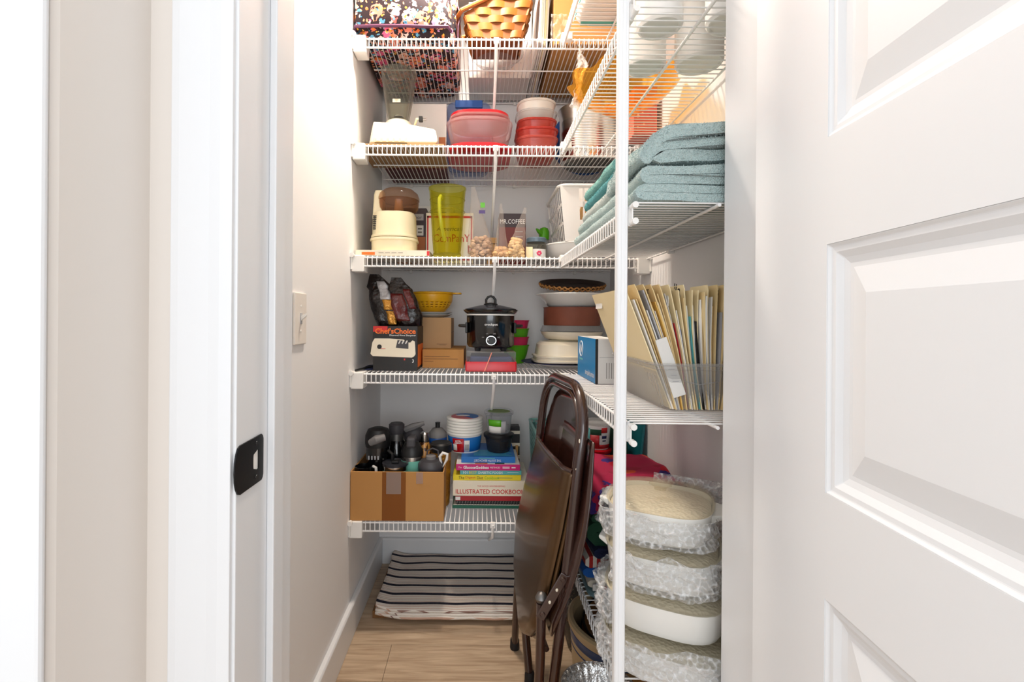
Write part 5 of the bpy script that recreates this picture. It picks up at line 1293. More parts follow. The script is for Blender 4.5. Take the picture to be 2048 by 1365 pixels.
def file_bin():
    z = Z4+0.001
    # local frame: x to the wall, y along the shelf
    bx0, bx1, by0, by1 = 0.372, 0.545, 0.965, 1.285
    t = thing('file_bin', 'clear ribbed plastic bin packed with manila folders and papers', 'bin', ((bx0+bx1)/2, (by0+by1)/2, z))
    cx, cy = (bx0+bx1)/2, (by0+by1)/2
    b = B(); H_ = 0.095
    tub(b, (cx, cy, z), [(0, 0.155, 0.27), (0.006, 0.165, 0.285), (H_*0.88, 0.205, 0.325), (H_*0.9, 0.212, 0.332), (H_, 0.214, 0.334)], 0.002, 0.022)
    b.obj('bin_wall', M['clearf'], t, smooth=35)
    B().tube(rrect(cx, cy, 0.216, 0.336, 0.024, z+H_), 0.003, 6, closed=True).obj('rim', M['clearf'], t, smooth=True)
    for k in range(16):
        y = by0+0.03+k*0.0165
        B().tube([(cx-0.081, y, z+0.008), (cx-0.098, y, z+H_*0.75)], 0.0016, 5).obj('rib', M['clearf'], t)
    B().tube([(cx-0.05, cy-0.1625, z+0.085), (cx-0.05, cy-0.158, z+0.062), (cx-0.02, cy-0.157, z+0.055), (cx+0.02, cy-0.158, z+0.062), (cx+0.02, cy-0.1625, z+0.085)], 0.0014, 6).obj('grip_line', M['clearf'], t)
    rnd = random.Random(11)
    N_ = 54; FK = (3, 6, 9, 12, 16, 19, 22, 25, 28, 32, 36, 39, 42, 45, 48, 51, 53)
    ORD = ['first','second','third','fourth','fifth','sixth','seventh','eighth','ninth','tenth','eleventh','twelfth','thirteenth','fourteenth','fifteenth','sixteenth','seventeenth','eighteenth','nineteenth','twentieth']
    tens = ['', '', 'twenty', 'thirty', 'forty', 'fifty']
    def nth(n): return ORD[n-1] if n <= 20 else ('thirtieth','fortieth','fiftieth')[n//10-3] if n % 10 == 0 else tens[n//10]+'-'+ORD[n % 10-1]
    def sheet(name, label, f, y0, y1, h, th, m, tab=None, group=None, flare=1.0, zb=0.0):
        xb = 0.388+0.125*f; xt = 0.294+0.262*f**0.9
        bow = 0.008*math.sin(f*9)
        o = thing(name, label, 'folder' if 'folder' in name else 'paper', (xb, (y0+y1)/2, z+0.004), group=group)
        prof = [(y0, 0), (y1, 0), (y1, h)]
        if tab: prof += [(tab[1], h), (tab[1]-0.004, h+0.011), (tab[0]+0.004, h+0.011), (tab[0], h)]
        prof += [(y0, h)]
        # subdivide the near and far edges so that the sheet can bow
        full = []
        for a, c in zip(prof, prof[1:]+prof[:1]):
            k = max(1, int(abs(c[1]-a[1])/0.04))
            full += [(a[0]+(c[0]-a[0])*i/k, a[1]+(c[1]-a[1])*i/k) for i in range(k)]
        def P(p, s):
            g = p[1]/0.245
            return (xb+(xt-xb)*g+bow*math.sin(PI*min(g, 1))+s, p[0]+0.004*g*flare, z+0.004+zb+p[1])
        b = B(); b.loft([[P(p, 0) for p in full], [P(p, th) for p in full]]); b.obj('sheet', m, o)
        return o, P
    cols = ['paper','manilad','paper','paperg','paper','envelope','paper','manilad','paperg','paper','redd','paper','blue','paperg','manilad','paper','tealp','paper','blackprint','paper','manilad','paper','navy']
    i = 0
    for k in range(N_):
        f = k/(N_-1)
        if k == 0:
            o, P = sheet('manila_folder', 'front manila folder with a white tab sticker facing the aisle', 0.0, 0.985, 1.272, 0.243, 0.0022, M['manila'])
            pc = P((1.235, 0.215), -0.0008); B().box(pc[0]-0.001, pc[0]+0.0006, pc[1]-0.03, pc[1]+0.03, pc[2]-0.008, pc[2]+0.008).obj('tab_sticker', M['paper'], o)
            continue
        y0 = 0.972+rnd.random()*0.018; h = 0.195+rnd.random()*0.045
        if k in FK:
            ta = 0.975+0.085*((k*2) % 3)
            if k in (9, 16, 22, 32, 39, 45, 53): ta = 0.978
            o, P = sheet('manila_folder', ORD[FK.index(k)+1]+' manila folder from the aisle in the clear bin', f, 0.974+rnd.random()*0.006, 1.27, 0.240, 0.0018, M['manila'] if k % 3 else M['manilad'], tab=(ta, ta+0.085), group='manila folders filed in the clear bin')
            wr = {9: 'rist', 22: "'ls", 39: 'ds', 53: 'ches'}.get(k)
            if wr:
                pc = P((ta+0.035, 0.240), -0.0008); text(o, wr, 0.030, pc, (PI/2, 0, -PI/2), M['blackprint'], name='handwriting', shear=0.2, bold=0.01)
            if k == 16:
                pc = P((ta+0.045, 0.222), -0.001); B().box(pc[0]-0.001, pc[0]+0.0004, pc[1]-0.03, pc[1]+0.03, pc[2]-0.014, pc[2]+0.014).obj('note', M['paper'], o)
        else:
            c = cols[i % len(cols)]; i += 1
            kind = {'paper': 'white paper sheaf', 'paperg': 'grey printed paper sheaf', 'envelope': 'orange envelope', 'manilad': 'tan paper sheaf', 'redd': 'red leaflet', 'blue': 'blue leaflet', 'tealp': 'teal leaflet', 'blackprint': 'black leaflet', 'navy': 'navy leaflet'}[c]
            lab = kind+', '+nth(k+1)+' sheet from the aisle in the clear bin'
            sheet('paper_sheaf', lab, f, y0, 1.262, h if c not in ('redd','blue','tealp','blackprint','navy') else h*0.8, 0.0013+rnd.random()*0.0012, M[c], group='papers filed in the clear bin', flare=rnd.random()*2)
    # loose sheet sliding down the near end, and a yellow note at the right
    o = thing('loose_paper', 'loose white receipt sticking out at the near end of the clear bin', 'paper', (0.40, 0.966, z+0.03))
    b = B(); b.loft([[(0.388, 0.968, z+0.028),(0.412, 0.968, z+0.036),(0.374, 0.972, z+0.150),(0.352, 0.972, z+0.142)], [(0.388, 0.9695, z+0.028),(0.412, 0.9695, z+0.036),(0.374, 0.9735, z+0.150),(0.352, 0.9735, z+0.142)]]); b.obj('sheet', M['paper'], o)
    for k in range(3): B().box(0.378+k*0.004, 0.390+k*0.004, 0.9685, 0.9692, z+0.085-k*0.012, z+0.0858-k*0.012).obj('print_line', M['paperg'], o)
    o = thing('yellow_note', 'pale yellow slip at the right of the papers in the clear bin', 'paper', (0.50, 0.964, z+0.05))
    b = B(); q = [(0.486, z+0.05), (0.500, z+0.046), (0.520, z+0.125), (0.504, z+0.128)]
    b.loft([[(p[0], 0.966, p[1]) for p in q], [(p[0], 0.967, p[1]) for p in q]]); b.obj('sheet', mat('yellow_paper', (240,226,140), 0.8), o)
file_bin()
# ------------------------------------------------------------------ lowest back shelf
z5 = Z5+0.001
def open_box():
    x0, x1, y0, y1 = XL+0.002, X(893, 1.648, 990), 1.648, 1.905; z = z5; h = 0.166; th = 0.004
    t = thing('open_cardboard_box', 'open brown cardboard box of bottles on the lowest back shelf', 'box', ((x0+x1)/2, (y0+y1)/2, z))
    B().box(x0, x1, y0, y0+th, z, z+h).obj('front_panel', M['card'], t, bevel=0.001); B().box(x0, x1, y1-th, y1, z, z+h).obj('back_panel', M['card'], t)
    B().box(x0, x0+th, y0+th, y1-th, z, z+h).obj('side_panel', M['card'], t); B().box(x1-th, x1, y0+th, y1-th, z, z+h).obj('side_panel', M['card'], t)
    B().box(x0+th, x1-th, y0+th, y1-th, z, z+th).obj('bottom_panel', M['card'], t)
    xc = X(793, 1.648, 990)
    B().box(xc-0.040, xc+0.040, y0-0.0005, y0+0.0002, z+0.0005, z+h-0.0005).obj('packing_tape', M['tape'], t)
    B().box(xc-0.026, xc+0.024, y0-0.001, y0-0.0004, z+h-0.075, z+h-0.001).obj('clear_tape', M['tapec'], t)
    B().box(xc+0.075, xc+0.098, y0-0.0006, y0+0.0002, z+h-0.04, z+h-0.001).obj('clear_tape', M['tapec'], t)
    return z+th
bz = open_box()+0.0005
def turned(name, label, cat, px, d, parts, py=900):
    cx = X(px, d, py); t = thing(name, label, cat, (cx, d, bz), group='bottles in the cardboard box')
    for nm, prof, mm in parts: B().lathe(prof, 32, (cx, d, bz)).obj(nm, M[mm], t, smooth=True)
    return t, cx, d
# height of the box rim above the box floor is about 0.16
t, cx, d = turned('travel_mug', 'big black travel mug with grey flip lid at the left in the cardboard box', 'mug', 760, 1.755, [
    ('body', [(0.034,0),(0.040,0.01),(0.042,0.225)], 'black'), ('lid', [(0.044,0.222),(0.046,0.235),(0.045,0.262),(0.036,0.282),(0.02,0.288)], 'blackmat')])
b = B(); b.tube([(cx-0.018, d-0.044, bz+0.243), (cx+0.005, d-0.052, bz+0.256), (cx+0.032, d-0.04, bz+0.262)], [0.012,0.016,0.012], 10); b.obj('flip_cap', M['grey'], t, smooth=True)
for k in range(4): B().box(cx-0.026+k*0.011, cx-0.021+k*0.011, d-0.0435, d-0.0385, bz+0.183, bz+0.196).obj('highlight_bar', M['paperg'], t)  # pale bars paint vertical highlights onto the mug
b = B().tube([(cx+0.040, d-0.02, bz+0.21), (cx+0.058, d-0.03, bz+0.20), (cx+0.058, d-0.03, bz+0.12), (cx+0.040, d-0.02, bz+0.11)], 0.006, 8); b.obj('handle', M['blackmat'], t, smooth=True)
turned('water_bottle', 'black bottle with a tall grey screw cap in the cardboard box', 'bottle', 797, 1.83, [
    ('body', [(0.033,0),(0.036,0.008),(0.036,0.20),(0.026,0.225)], 'black'), ('neck', [(0.026,0.225),(0.026,0.25)], 'steeld'), ('cap', [(0.027,0.25),(0.029,0.255),(0.029,0.283),(0.022,0.289)], 'dgrey')])
t, cx, d = turned('water_bottle', 'black bottle with a dark angled spout lid at the back of the box', 'bottle', 832, 1.855, [
    ('body', [(0.033,0),(0.036,0.008),(0.036,0.225)], 'blackmat'), ('lid', [(0.038,0.222),(0.040,0.245),(0.030,0.262)], 'dgrey')])
b = B(); b.tube([(cx-0.03, d-0.02, bz+0.262), (cx, d-0.03, bz+0.275), (cx+0.04, d-0.02, bz+0.287)], [0.012,0.014,0.007], 8); b.obj('spout', M['grey'], t, smooth=True)
t, cx, d = turned('water_bottle', 'mint green bottle with a tall black lid in the cardboard box', 'bottle', 828, 1.745, [
    ('body', [(0.034,0),(0.038,0.008),(0.039,0.178)], 'mint'), ('steel_collar', [(0.0385,0.178),(0.0385,0.192)], 'steel'), ('lid', [(0.040,0.192),(0.040,0.205),(0.032,0.225),(0.024,0.24)], 'blackmat')])
b = B().box(cx-0.016, cx+0.016, d-0.036, d+0.02, bz+0.224, bz+0.262); b.obj('spout_cover', M['dgrey'], t, bevel=0.008)
t, cx, d = turned('tumbler', 'short mint green tumbler with a clear lid at the front of the box', 'tumbler', 795, 1.703, [
    ('body', [(0.035,0),(0.038,0.006),(0.043,0.155)], 'mint'), ('steel_rim', [(0.0435,0.155),(0.0445,0.170),(0.043,0.172)], 'steel')])
B().lathe([(0.0455,0.171),(0.0455,0.178),(0.040,0.181),(0.038,0.176),(0.002,0.176)], 36, (cx, d, bz)).obj('clear_lid', M['smokeg'], t, smooth=True)
B().box(cx-0.012, cx+0.012, d-0.012, d+0.008, bz+0.176, bz+0.184).obj('slider', M['blackmat'], t, bevel=0.003)
t, cx, d = turned('water_jug', 'dark grey jug lid with a loop and white carry clip at the box front', 'jug', 866, 1.71, [
    ('body', [(0.036,0),(0.040,0.006),(0.042,0.150)], 'blackmat'), ('lid', [(0.0435,0.150),(0.045,0.158),(0.045,0.172),(0.036,0.185),(0.018,0.189)], 'dgrey'), ('spout_cap', [(0.018,0.189),(0.018,0.200),(0.013,0.203)], 'grey')])
B().tube([(cx-0.016, d, bz+0.19), (cx-0.012, d, bz+0.218), (cx+0.006, d, bz+0.226), (cx+0.024, d, bz+0.218), (cx+0.028, d, bz+0.19)], 0.003, 8).obj('loop', M['dgrey'], t, smooth=True)
B().tube([(cx+0.040, d-0.01, bz+0.160), (cx+0.032, d-0.01, bz+0.200), (cx+0.042, d-0.01, bz+0.213), (cx+0.058, d-0.01, bz+0.208), (cx+0.056, d-0.01, bz+0.190)], 0.0055, 8, closed=True).obj('carry_clip', M['plwhite'], t, smooth=True)
turned('slim_bottle', 'slim leopard print bottle with a silver cap in the box', 'bottle', 853, 1.795, [
    ('body', [(0.028,0),(0.031,0.006),(0.031,0.165),(0.024,0.20),(0.016,0.228)], 'leopard'), ('cap', [(0.0165,0.228),(0.0175,0.232),(0.0175,0.258),(0.012,0.263)], 'steel')])
t, cx, d = turned('squeeze_bottle', 'translucent grey squeeze bottle with a blue band at the box corner', 'bottle', 879, 1.865, [
    ('body', [(0.032,0),(0.034,0.006),(0.034,0.215),(0.033,0.23)], 'clearf'), ('shoulder', [(0.035,0.23),(0.034,0.245),(0.02,0.262),(0.010,0.265)], 'grey'), ('nozzle', [(0.009,0.265),(0.009,0.280),(0.010,0.284)], 'blackmat'), ('band', [(0.0345,0.19),(0.0355,0.192),(0.0355,0.226),(0.0345,0.229)], 'blue')])
turned('tumbler', 'gold tumbler with a wide black lid in the right corner of the box', 'tumbler', 886, 1.79, [
    ('body', [(0.030,0),(0.033,0.006),(0.037,0.195)], 'goldfoil'), ('lid', [(0.039,0.195),(0.040,0.202),(0.040,0.222),(0.034,0.228)], 'blackmat')])
t, cx, d = turned('coffee_mug', 'black mug with a white handle at the front left of the box', 'mug', 733, 1.70, [
    ('body', [(0.026,0),(0.030,0.006),(0.033,0.165),(0.031,0.166),(0.028,0.14)], 'black')], 940)
B().tube([(cx+0.032, d-0.005, bz+0.165), (cx+0.044, d-0.015, bz+0.164), (cx+0.046, d-0.018, bz+0.14), (cx+0.034, d-0.008, bz+0.11)], 0.005, 8).obj('handle', M['plwhite'], t, smooth=True)
turned('water_bottle', 'plain black bottle hidden between the travel mug and mint bottle', 'bottle', 775, 1.862, [
    ('body', [(0.032,0),(0.035,0.008),(0.035,0.185),(0.028,0.205)], 'blackmat'), ('cap', [(0.027,0.205),(0.027,0.235),(0.020,0.24)], 'dgrey')])

# cookbooks, from the bottom up
def px(a): return X(a, 1.765, 990)
zz = z5; by0 = 1.762
t = thing('spiral_cookbook', 'green spiral-bound book at the bottom of the book stack', 'book', (0.05, 1.86, zz))
B().box(px(910), px(1062), by0, by0+0.215, zz, zz+0.010).obj('cover', mat('green_cover', (14,92,72), 0.5), t, bevel=0.001)
B().box(px(912), px(1058), by0+0.004, by0+0.21, zz+0.0102, zz+0.0125).obj('page_block', M['pages'], t); zz += 0.013
t = thing('spiral_cookbook', 'black spiral-bound book second from the bottom of the book stack', 'book', (0.05, 1.86, zz))
B().box(px(918), px(1062), by0+0.006, by0+0.215, zz, zz+0.012).obj('cover', M['blackprint'], t, bevel=0.001)
for k in range(26): B().tube([(px(921)+k*0.0098+0.0028*math.cos(a), by0+0.006+0.006*0.6*math.cos(a)-0.001, zz+0.006+0.0062*math.sin(a)) for a in [2*PI*i/10 for i in range(10)]], 0.0011, 5, closed=True).obj('spiral_ring', M['steeld'], t)
zz += 0.0135
t = book('cookbook', 'dark red book with white pages under the thick cream cookbook', px(916), px(1068), by0+0.002, by0+0.22, zz, 0.018, M['redd']); plate_on(t, 'spine_print', px(914)+0.004, px(926), zz+0.003, zz+0.015, by0+0.002, M['paper']); zz += 0.0185
t = book('cookbook', 'thick cream cookbook with large red lettering on the spine', px(911), px(1064), by0, by0+0.235, zz, 0.055, M['creamcer'], pages='pages')
cxs = (px(911)+px(1064))/2
text(t, 'ILLUSTRATED COOKBOOK', 0.250, (cxs-0.003, by0-0.0008, zz+0.016), FRONT, M['redprint'], height=0.0165, bold=0.012)
text(t, 'THE GOOD HOUSEKEEPING', 0.10, (cxs, by0-0.0008, zz+0.036), FRONT, M['redprint'])
text(t, '&', 0.006, (px(1064)-0.006, by0-0.0008, zz+0.016), FRONT, M['blackprint'])
text(t, 'COOKBOOK', 0.11, (px(945), by0+0.03, zz+0.0555), (0, 0, 0), M['redprint'], height=0.03, bold=0.02)
B().box(px(1064)-0.0002, px(1064)+0.0006, by0+0.004, by0+0.23, zz+0.004, zz+0.05).obj('red_endpaper', M['redd'], t)
zz += 0.0555
t = book('cookbook', 'thin yellow diet cookbook with coloured lettering', px(911), px(1047), by0+0.003, by0+0.20, zz, 0.019, M['yellowp'])
for s_, w_, xo, m_ in (('The', 0.020, 928, 'blackprint'), ('Digest', 0.036, 946, 'redprint'), ('Diet', 0.021, 965, 'blackprint'), ('Cookbook', 0.054, 989, 'green')): text(t, s_, w_, (px(xo), by0+0.0022, zz+0.0095), FRONT, M[m_], height=0.0105)
plate_on(t, 'spine_print', px(1000), px(1030), zz+0.0085, zz+0.0105, by0+0.003, M['greyprint'])
zz += 0.0195
t = book('cookbook', 'thin teal book about diabetic foods', px(925), px(1048), by0+0.006, by0+0.19, zz, 0.016, M['tealp'])
for s_, w_, xo, m_ in (('101', 0.017, 936, 'whiteprint'), ('BEST', 0.028, 951, 'yellowp'), ('DIABETIC FOODS', 0.088, 986, 'whiteprint')): text(t, s_, w_, (px(xo), by0+0.0052, zz+0.008), FRONT, M[m_], height=0.0085)
plate_on(t, 'spine_print', px(1020), px(1042), zz+0.0075, zz+0.0085, by0+0.006, M['whiteprint']); zz += 0.0165
t = book('cookbook', 'white book with a magenta spine in the middle of the stack', px(917), px(1045), by0+0.003, by0+0.21, zz, 0.022, M['magenta'])
B().box(px(917)+0.001, px(1045)-0.001, by0+0.005, by0+0.209, zz+0.0222, zz+0.0226).obj('cover_sheet', M['paper'], t)
B().box(px(955), px(980), by0+0.006, by0+0.06, zz+0.0226, zz+0.0228).obj('cover_picture', M['orange'], t); B().box(px(995), px(1014), by0+0.006, by0+0.05, zz+0.0226, zz+0.0228).obj('cover_picture', M['greencloth'], t)
text(t, 'The', 0.012, (px(925), by0+0.0022, zz+0.011), FRONT, M['whiteprint'], shear=0.3); text(t, 'GlucoseGoddess', 0.092, (px(957), by0+0.0022, zz+0.011), FRONT, M['whiteprint'], height=0.011, bold=0.03)
text(t, 'METHOD', 0.036, (px(995), by0+0.0022, zz+0.011), FRONT, M['whiteprint']); [plate_on(t, 'spine_print', px(1010), px(1024), zz+0.008+k*0.004, zz+0.010+k*0.004, by0+0.003, M['whiteprint']) for k in range(2)]; plate_on(t, 'spine_print', px(1028), px(1036), zz+0.009, zz+0.0125, by0+0.003, M['whiteprint'])
zz += 0.023
t = book('cookbook', 'blue diet book lying upside down on top of the stack', px(927), px(1036), by0+0.02, by0+0.215, zz, 0.022, M['bluep'])
text(t, 'THE SOUTH BEACH DIET', 0.10, (px(980), by0+0.0192, zz+0.008), (PI/2, PI, 0), M['whiteprint'], height=0.0085); plate_on(t, 'spine_print', px(962), px(995), zz+0.0155, zz+0.0175, by0+0.02, M['tealp'])
for k in range(7): B().box(px(952), px(1030)-0.01*(k % 3), by0+0.035+k*0.012, by0+0.039+k*0.012, zz+0.0221, zz+0.0224).obj('print_line', M['tealp'], t)
bt = zz+0.0225
def printed_tub():
    cx, cy = X(933, 1.875, 880), 1.878; z = bt
    t = thing('whipped_topping_tub', 'white printed food tub with several stacked white lids', 'tub', (cx, cy, z))
    B().lathe(vessel([(0.056,0),(0.058,0.003),(0.066,0.068)], 0.0015), 44, (cx, cy, z)).obj('tub_wall', M['white'], t, smooth=True)
    def wrap(a0, a1, z0, z1, mm, nm, off=0.0006):
        b = B(); b.grid(lambda u, v: (cx+(0.0575+0.0085*(z0+(z1-z0)*v)/0.068+off)*math.sin(a0+(a1-a0)*u), cy-(0.0575+0.0085*(z0+(z1-z0)*v)/0.068+off)*math.cos(a0+(a1-a0)*u), z+z0+(z1-z0)*v), 14, 2); return b.obj(nm, mm, t, smooth=True, thick=0.0004)
    wrap(-1.5, 1.5, 0.006, 0.060, M['bluep'], 'blue_print'); wrap(-0.75, -0.02, 0.004, 0.056, M['red'], 'red_print', 0.0012); wrap(0.0, 0.32, 0.008, 0.05, M['paper'], 'nutrition_label', 0.0012)
    for k in range(8): wrap(0.04+k*0.032, 0.054+k*0.032, 0.012, 0.035, M['blackprint'], 'barcode_bar', 0.0018)
    wrap(-0.72, -0.45, 0.01, 0.034, M['white'], 'picture', 0.0018)
    o = text(t, 'EXTRA\nCREAMY', 0.028, (cx-0.022, cy-0.0635, z+0.044), FRONT, M['whiteprint'], bold=0.02)
    for k in range(6):
        zl = 0.066+k*0.0105
        B().lathe([(0.0685,zl),(0.0705,zl+0.002),(0.0705,zl+0.0075),(0.068,zl+0.0095)], 44, (cx, cy, z)).obj('lid', M['white'], t, smooth=True)
    zt_ = 0.066+5*0.0105+0.0097
    B().lathe([(0.053,zt_),(0.053,zt_+0.0004)], 40, (cx, cy, z)).obj('lid_print', M['red'], t)
    b = B(); pts = [(cx+0.053*math.cos(a), cy+0.053*math.sin(a)) for a in [(-0.9+3.3*i/16) for i in range(17)]]
    b.prism(pts, 2, z+zt_+0.0005, z+zt_+0.0009); b.obj('lid_print', M['bluep'], t)
    lumpy(B(), cx-0.008, cy+0.012, z+zt_+0.001, 0.026, 0.012, 0.0008, 12, 4, 0.3, 2).obj('lid_print', M['whiteprint'], t)
printed_tub()
def deli():
    cx, cy, z = X(1001, 1.865, 880), 1.868, bt
    t = thing('deli_container', 'grey tinted deli container with a black lid on the blue book', 'container', (cx, cy, z))
    B().lathe(vessel([(0.040,0),(0.043,0.003),(0.052,0.05),(0.0535,0.054)], 0.0015), 40, (cx, cy, z)).obj('cup_wall', M['smokeg'], t, smooth=True)
    B().lathe([(0.056,0.054),(0.058,0.058),(0.058,0.066),(0.050,0.070)], 40, (cx, cy, z)).obj('lid', M['blackmat'], t, smooth=True)
    b = B(); b.grid(lambda u, v: (cx+(0.0455+0.006*v)*math.sin(0.05+0.7*u), cy-(0.0455+0.006*v)*math.cos(0.05+0.7*u), z+0.012+0.032*v), 8, 2); b.obj('sticker', M['blackprint'], t, thick=0.0004)
    z2 = z+0.0705
    t = thing('deli_container', 'clear deli container with a green and white label stacked on top', 'container', (cx, cy, z2))
    B().lathe(vessel([(0.040,0),(0.043,0.003),(0.050,0.066),(0.0515,0.07)], 0.0015), 40, (cx, cy, z2)).obj('cup_wall', M['clear'], t, smooth=True)
    B().lathe([(0.054,0.069),(0.056,0.073),(0.056,0.081),(0.051,0.084),(0.048,0.079)], 40, (cx, cy, z2)).obj('lid', M['clear'], t, smooth=True)
    def wr(a0, a1, z0, z1, mm, nm):
        b = B(); b.grid(lambda u, v: (cx+(0.0445+0.0065*(z0+(z1-z0)*v)/0.066)*math.sin(a0+(a1-a0)*u), cy-(0.0445+0.0065*(z0+(z1-z0)*v)/0.066)*math.cos(a0+(a1-a0)*u), z2+z0+(z1-z0)*v), 10, 2); b.obj(nm, mm, t, smooth=True, thick=0.0004)
    wr(-0.95, 0.15, 0.006, 0.030, M['paper'], 'white_label'); wr(-0.95, 0.15, 0.030, 0.055, M['green'], 'green_label'); wr(0.15, 0.55, 0.006, 0.05, M['paperg'], 'nutrition_label')
    B().lathe([(0.043,0.0795),(0.043,0.0802)], 36, (cx, cy, z2)).obj('lid_label', mat('dull_green_label', (120,150,80), 0.5), t)
deli()
t = thing('kitchen_rack', 'black and white folding gadget standing behind the deli containers', 'gadget', (X(1032, 2.0, 890), 2.03, z5))
xa = X(1019, 2.0, 890); xb = X(1043, 2.0, 890)
B().box(xa, xb, 2.0, 2.05, z5, z5+0.245).obj('frame', M['blackmat'], t, bevel=0.003)
for k in range(4): B().box(xa-0.004, xb+0.001, 1.994, 2.0, z5+0.215-k*0.05, z5+0.228-k*0.05).obj('slat', M['creamcer'], t, bevel=0.001)
b = B().tube([(xb-0.015, 1.985, z5+0.02), (xb-0.012, 1.99, z5+0.17)], 0.006, 8); b.obj('wooden_stick', M['wood'], t)
def teal_basket():
    z0, z1 = z5, z5+0.255; x0, x1, y0, y1 = 0.232, 0.44, 1.84, 2.10; e = 0.012
    t = thing('teal_basket', 'teal plastic basket with small square holes behind the folding chair', 'basket', ((x0+x1)/2, (y0+y1)/2, z0))
    B().box(x0, x1, y0, y1, z0, z0+0.004).obj('floor_panel', M['tealbasket'], t)
    a = [(x0,y0,z0),(x1,y0,z0),(x1,y1,z0),(x0,y1,z0)]; c = [(x0-e,y0-e,z1),(x1+e,y0-e,z1),(x1+e,y1+e*0.2,z1),(x0-e,y1+e*0.2,z1)]
    for i, (nu, nv) in enumerate(((11, 14), (13, 14), (11, 14), (13, 14))):
        j = (i+1) % 4; lattice(t, (a[i], a[j], c[j], c[i]), nu, nv, (0.045, 0.040), M['tealbasket'], 0.0025)
    B().tube(rrect((x0+x1)/2, (y0+y1)/2-e*0.4, x1-x0+2*e, y1-y0+1.2*e, 0.016, z1), 0.005, 8, closed=True).obj('rim', M['tealbasket'], t, smooth=True)
teal_basket()
t = thing('black_utensil', 'black handled utensil sticking out of the teal basket', 'utensil', (0.27, 1.9, z5+0.2))
B().tube([(0.30, 1.95, z5+0.02), (0.275, 1.90, z5+0.20), (0.262, 1.87, z5+0.268), (0.25, 1.85, z5+0.272)], [0.006,0.007,0.010,0.006], 10).obj('handle', M['blackmat'], t, smooth=True)

# ------------------------------------------------------------------ lowest right shelf
zr = ZR5+0.001
def casserole(i, z, label, cx, cy, wd, rz, printed=False, lidded=True):
    t = thing('casserole_dish', label, 'casserole dish', (cx, cy, z), rz, group='glass-lidded casserole dishes')
    def sq(k, zz, n=48, e=3.2, r=None):
        pts = []
        for q in range(n):
            a = 2*PI*q/n; c, s = math.cos(a), math.sin(a); m_ = 1/(abs(c)**e+abs(s)**e)**(1/e); pts.append((wd/2*k*m_*c, wd/2*k*m_*s, zz))
        return pts
    H_ = 0.064
    outs = [sq(0.80, 0), sq(0.90, 0.004), sq(0.95, 0.016), sq(0.985, 0.05), sq(1.0, H_)]; ins = [sq(0.97, H_), sq(0.955, 0.05), sq(0.90, 0.014), sq(0.5, 0.008)]
    B().loft(outs+ins).obj('dish', M['ceramic'], t, smooth=True, local=True)
    B().loft([sq(0.93, H_-0.022), sq(0.95, H_-0.010), sq(0.80, H_-0.003), sq(0.3, H_-0.001)], False, True).obj('wrap_lining', M['lining'], t, smooth=True, local=True)
    for s in (-1, 1):
        b = B(); b.loft([[(s*(wd/2*0.96), -0.045, 0.044),(s*(wd/2*0.96), 0.045, 0.044),(s*(wd/2*0.96), 0.045, 0.060),(s*(wd/2*0.96), -0.045, 0.060)], [(s*(wd/2+0.018), -0.034, 0.052),(s*(wd/2+0.018), 0.034, 0.052),(s*(wd/2+0.018), 0.034, 0.060),(s*(wd/2+0.018), -0.034, 0.060)]]); b.obj('tab_handle', M['ceramic'], t, local=True, bevel=0.003)
    if printed:
        b = B(); rnd = random.Random(3)
        for q in range(26):
            xx = -wd*0.5; yy = rnd.uniform(-0.03, 0.03); z_ = 0.02+rnd.random()*0.03; kx = 0.0
            lumpy(b, xx*0.985, yy, z_, 0.0016, 0.003+rnd.random()*0.003, 0.003, 6, 4)
        o = b.obj('flower_print', mat('green_flower_print', (128,140,60), 0.4), t, local=True); stuff(o)
    lid = B(); lz = H_+0.0005
    outs = [sq(1.0, lz), sq(1.025, lz+0.003), sq(1.01, lz+0.007), sq(0.93, lz+0.012), sq(0.80, lz+0.016), sq(0.5, lz+0.0175), sq(0.01, lz+0.0178)]
    ins = [sq(0.01, lz+0.0145), sq(0.5, lz+0.0142), sq(0.80, lz+0.0125), sq(0.92, lz+0.009), sq(0.97, lz+0.0035), sq(0.97, lz)]
    lid.loft(outs+ins+[outs[0]], False, False); lo = lid.obj('glass_lid', M['glassw'], t, smooth=True, local=True)
    if lidded:
        kb = B(); kb.lathe([(0.010,lz+0.017),(0.010,lz+0.022),(0.020,lz+0.028),(0.018,lz+0.033),(0.006,lz+0.034)], 20, sx=1.2, sy=0.7); kb.obj('knob', M['glassw'], lo, local=True, smooth=True)
    return z+lz
M['lining'] = mat('wrap_lining', (248,244,236), 0.4, bump=('voronoi', 120, 0.6, 0.004))
M['glassw'] = clear('lid_glass', (248,246,240), 0.05, 0.03, body=(214,206,190), blend=0.32)
R_ = math.radians(-27)
cx0, cy0 = 0.395, 1.032
z = zr
casserole(0, z, 'lowest white casserole dish of the bubble-wrapped stack', cx0+0.012, cy0-0.004, 0.250, R_, lidded=False); z += 0.088
casserole(1, z, 'white casserole dish second from the bottom of the wrapped stack', cx0+0.006, cy0, 0.236, R_, lidded=False); z += 0.085
casserole(2, z, 'white casserole dish with green flower print in the wrapped stack', cx0, cy0+0.004, 0.222, R_, printed=True, lidded=False); z += 0.084
casserole(3, z, 'topmost white casserole dish with its knobbed glass lid showing', cx0-0.004, cy0+0.012, 0.208, R_)
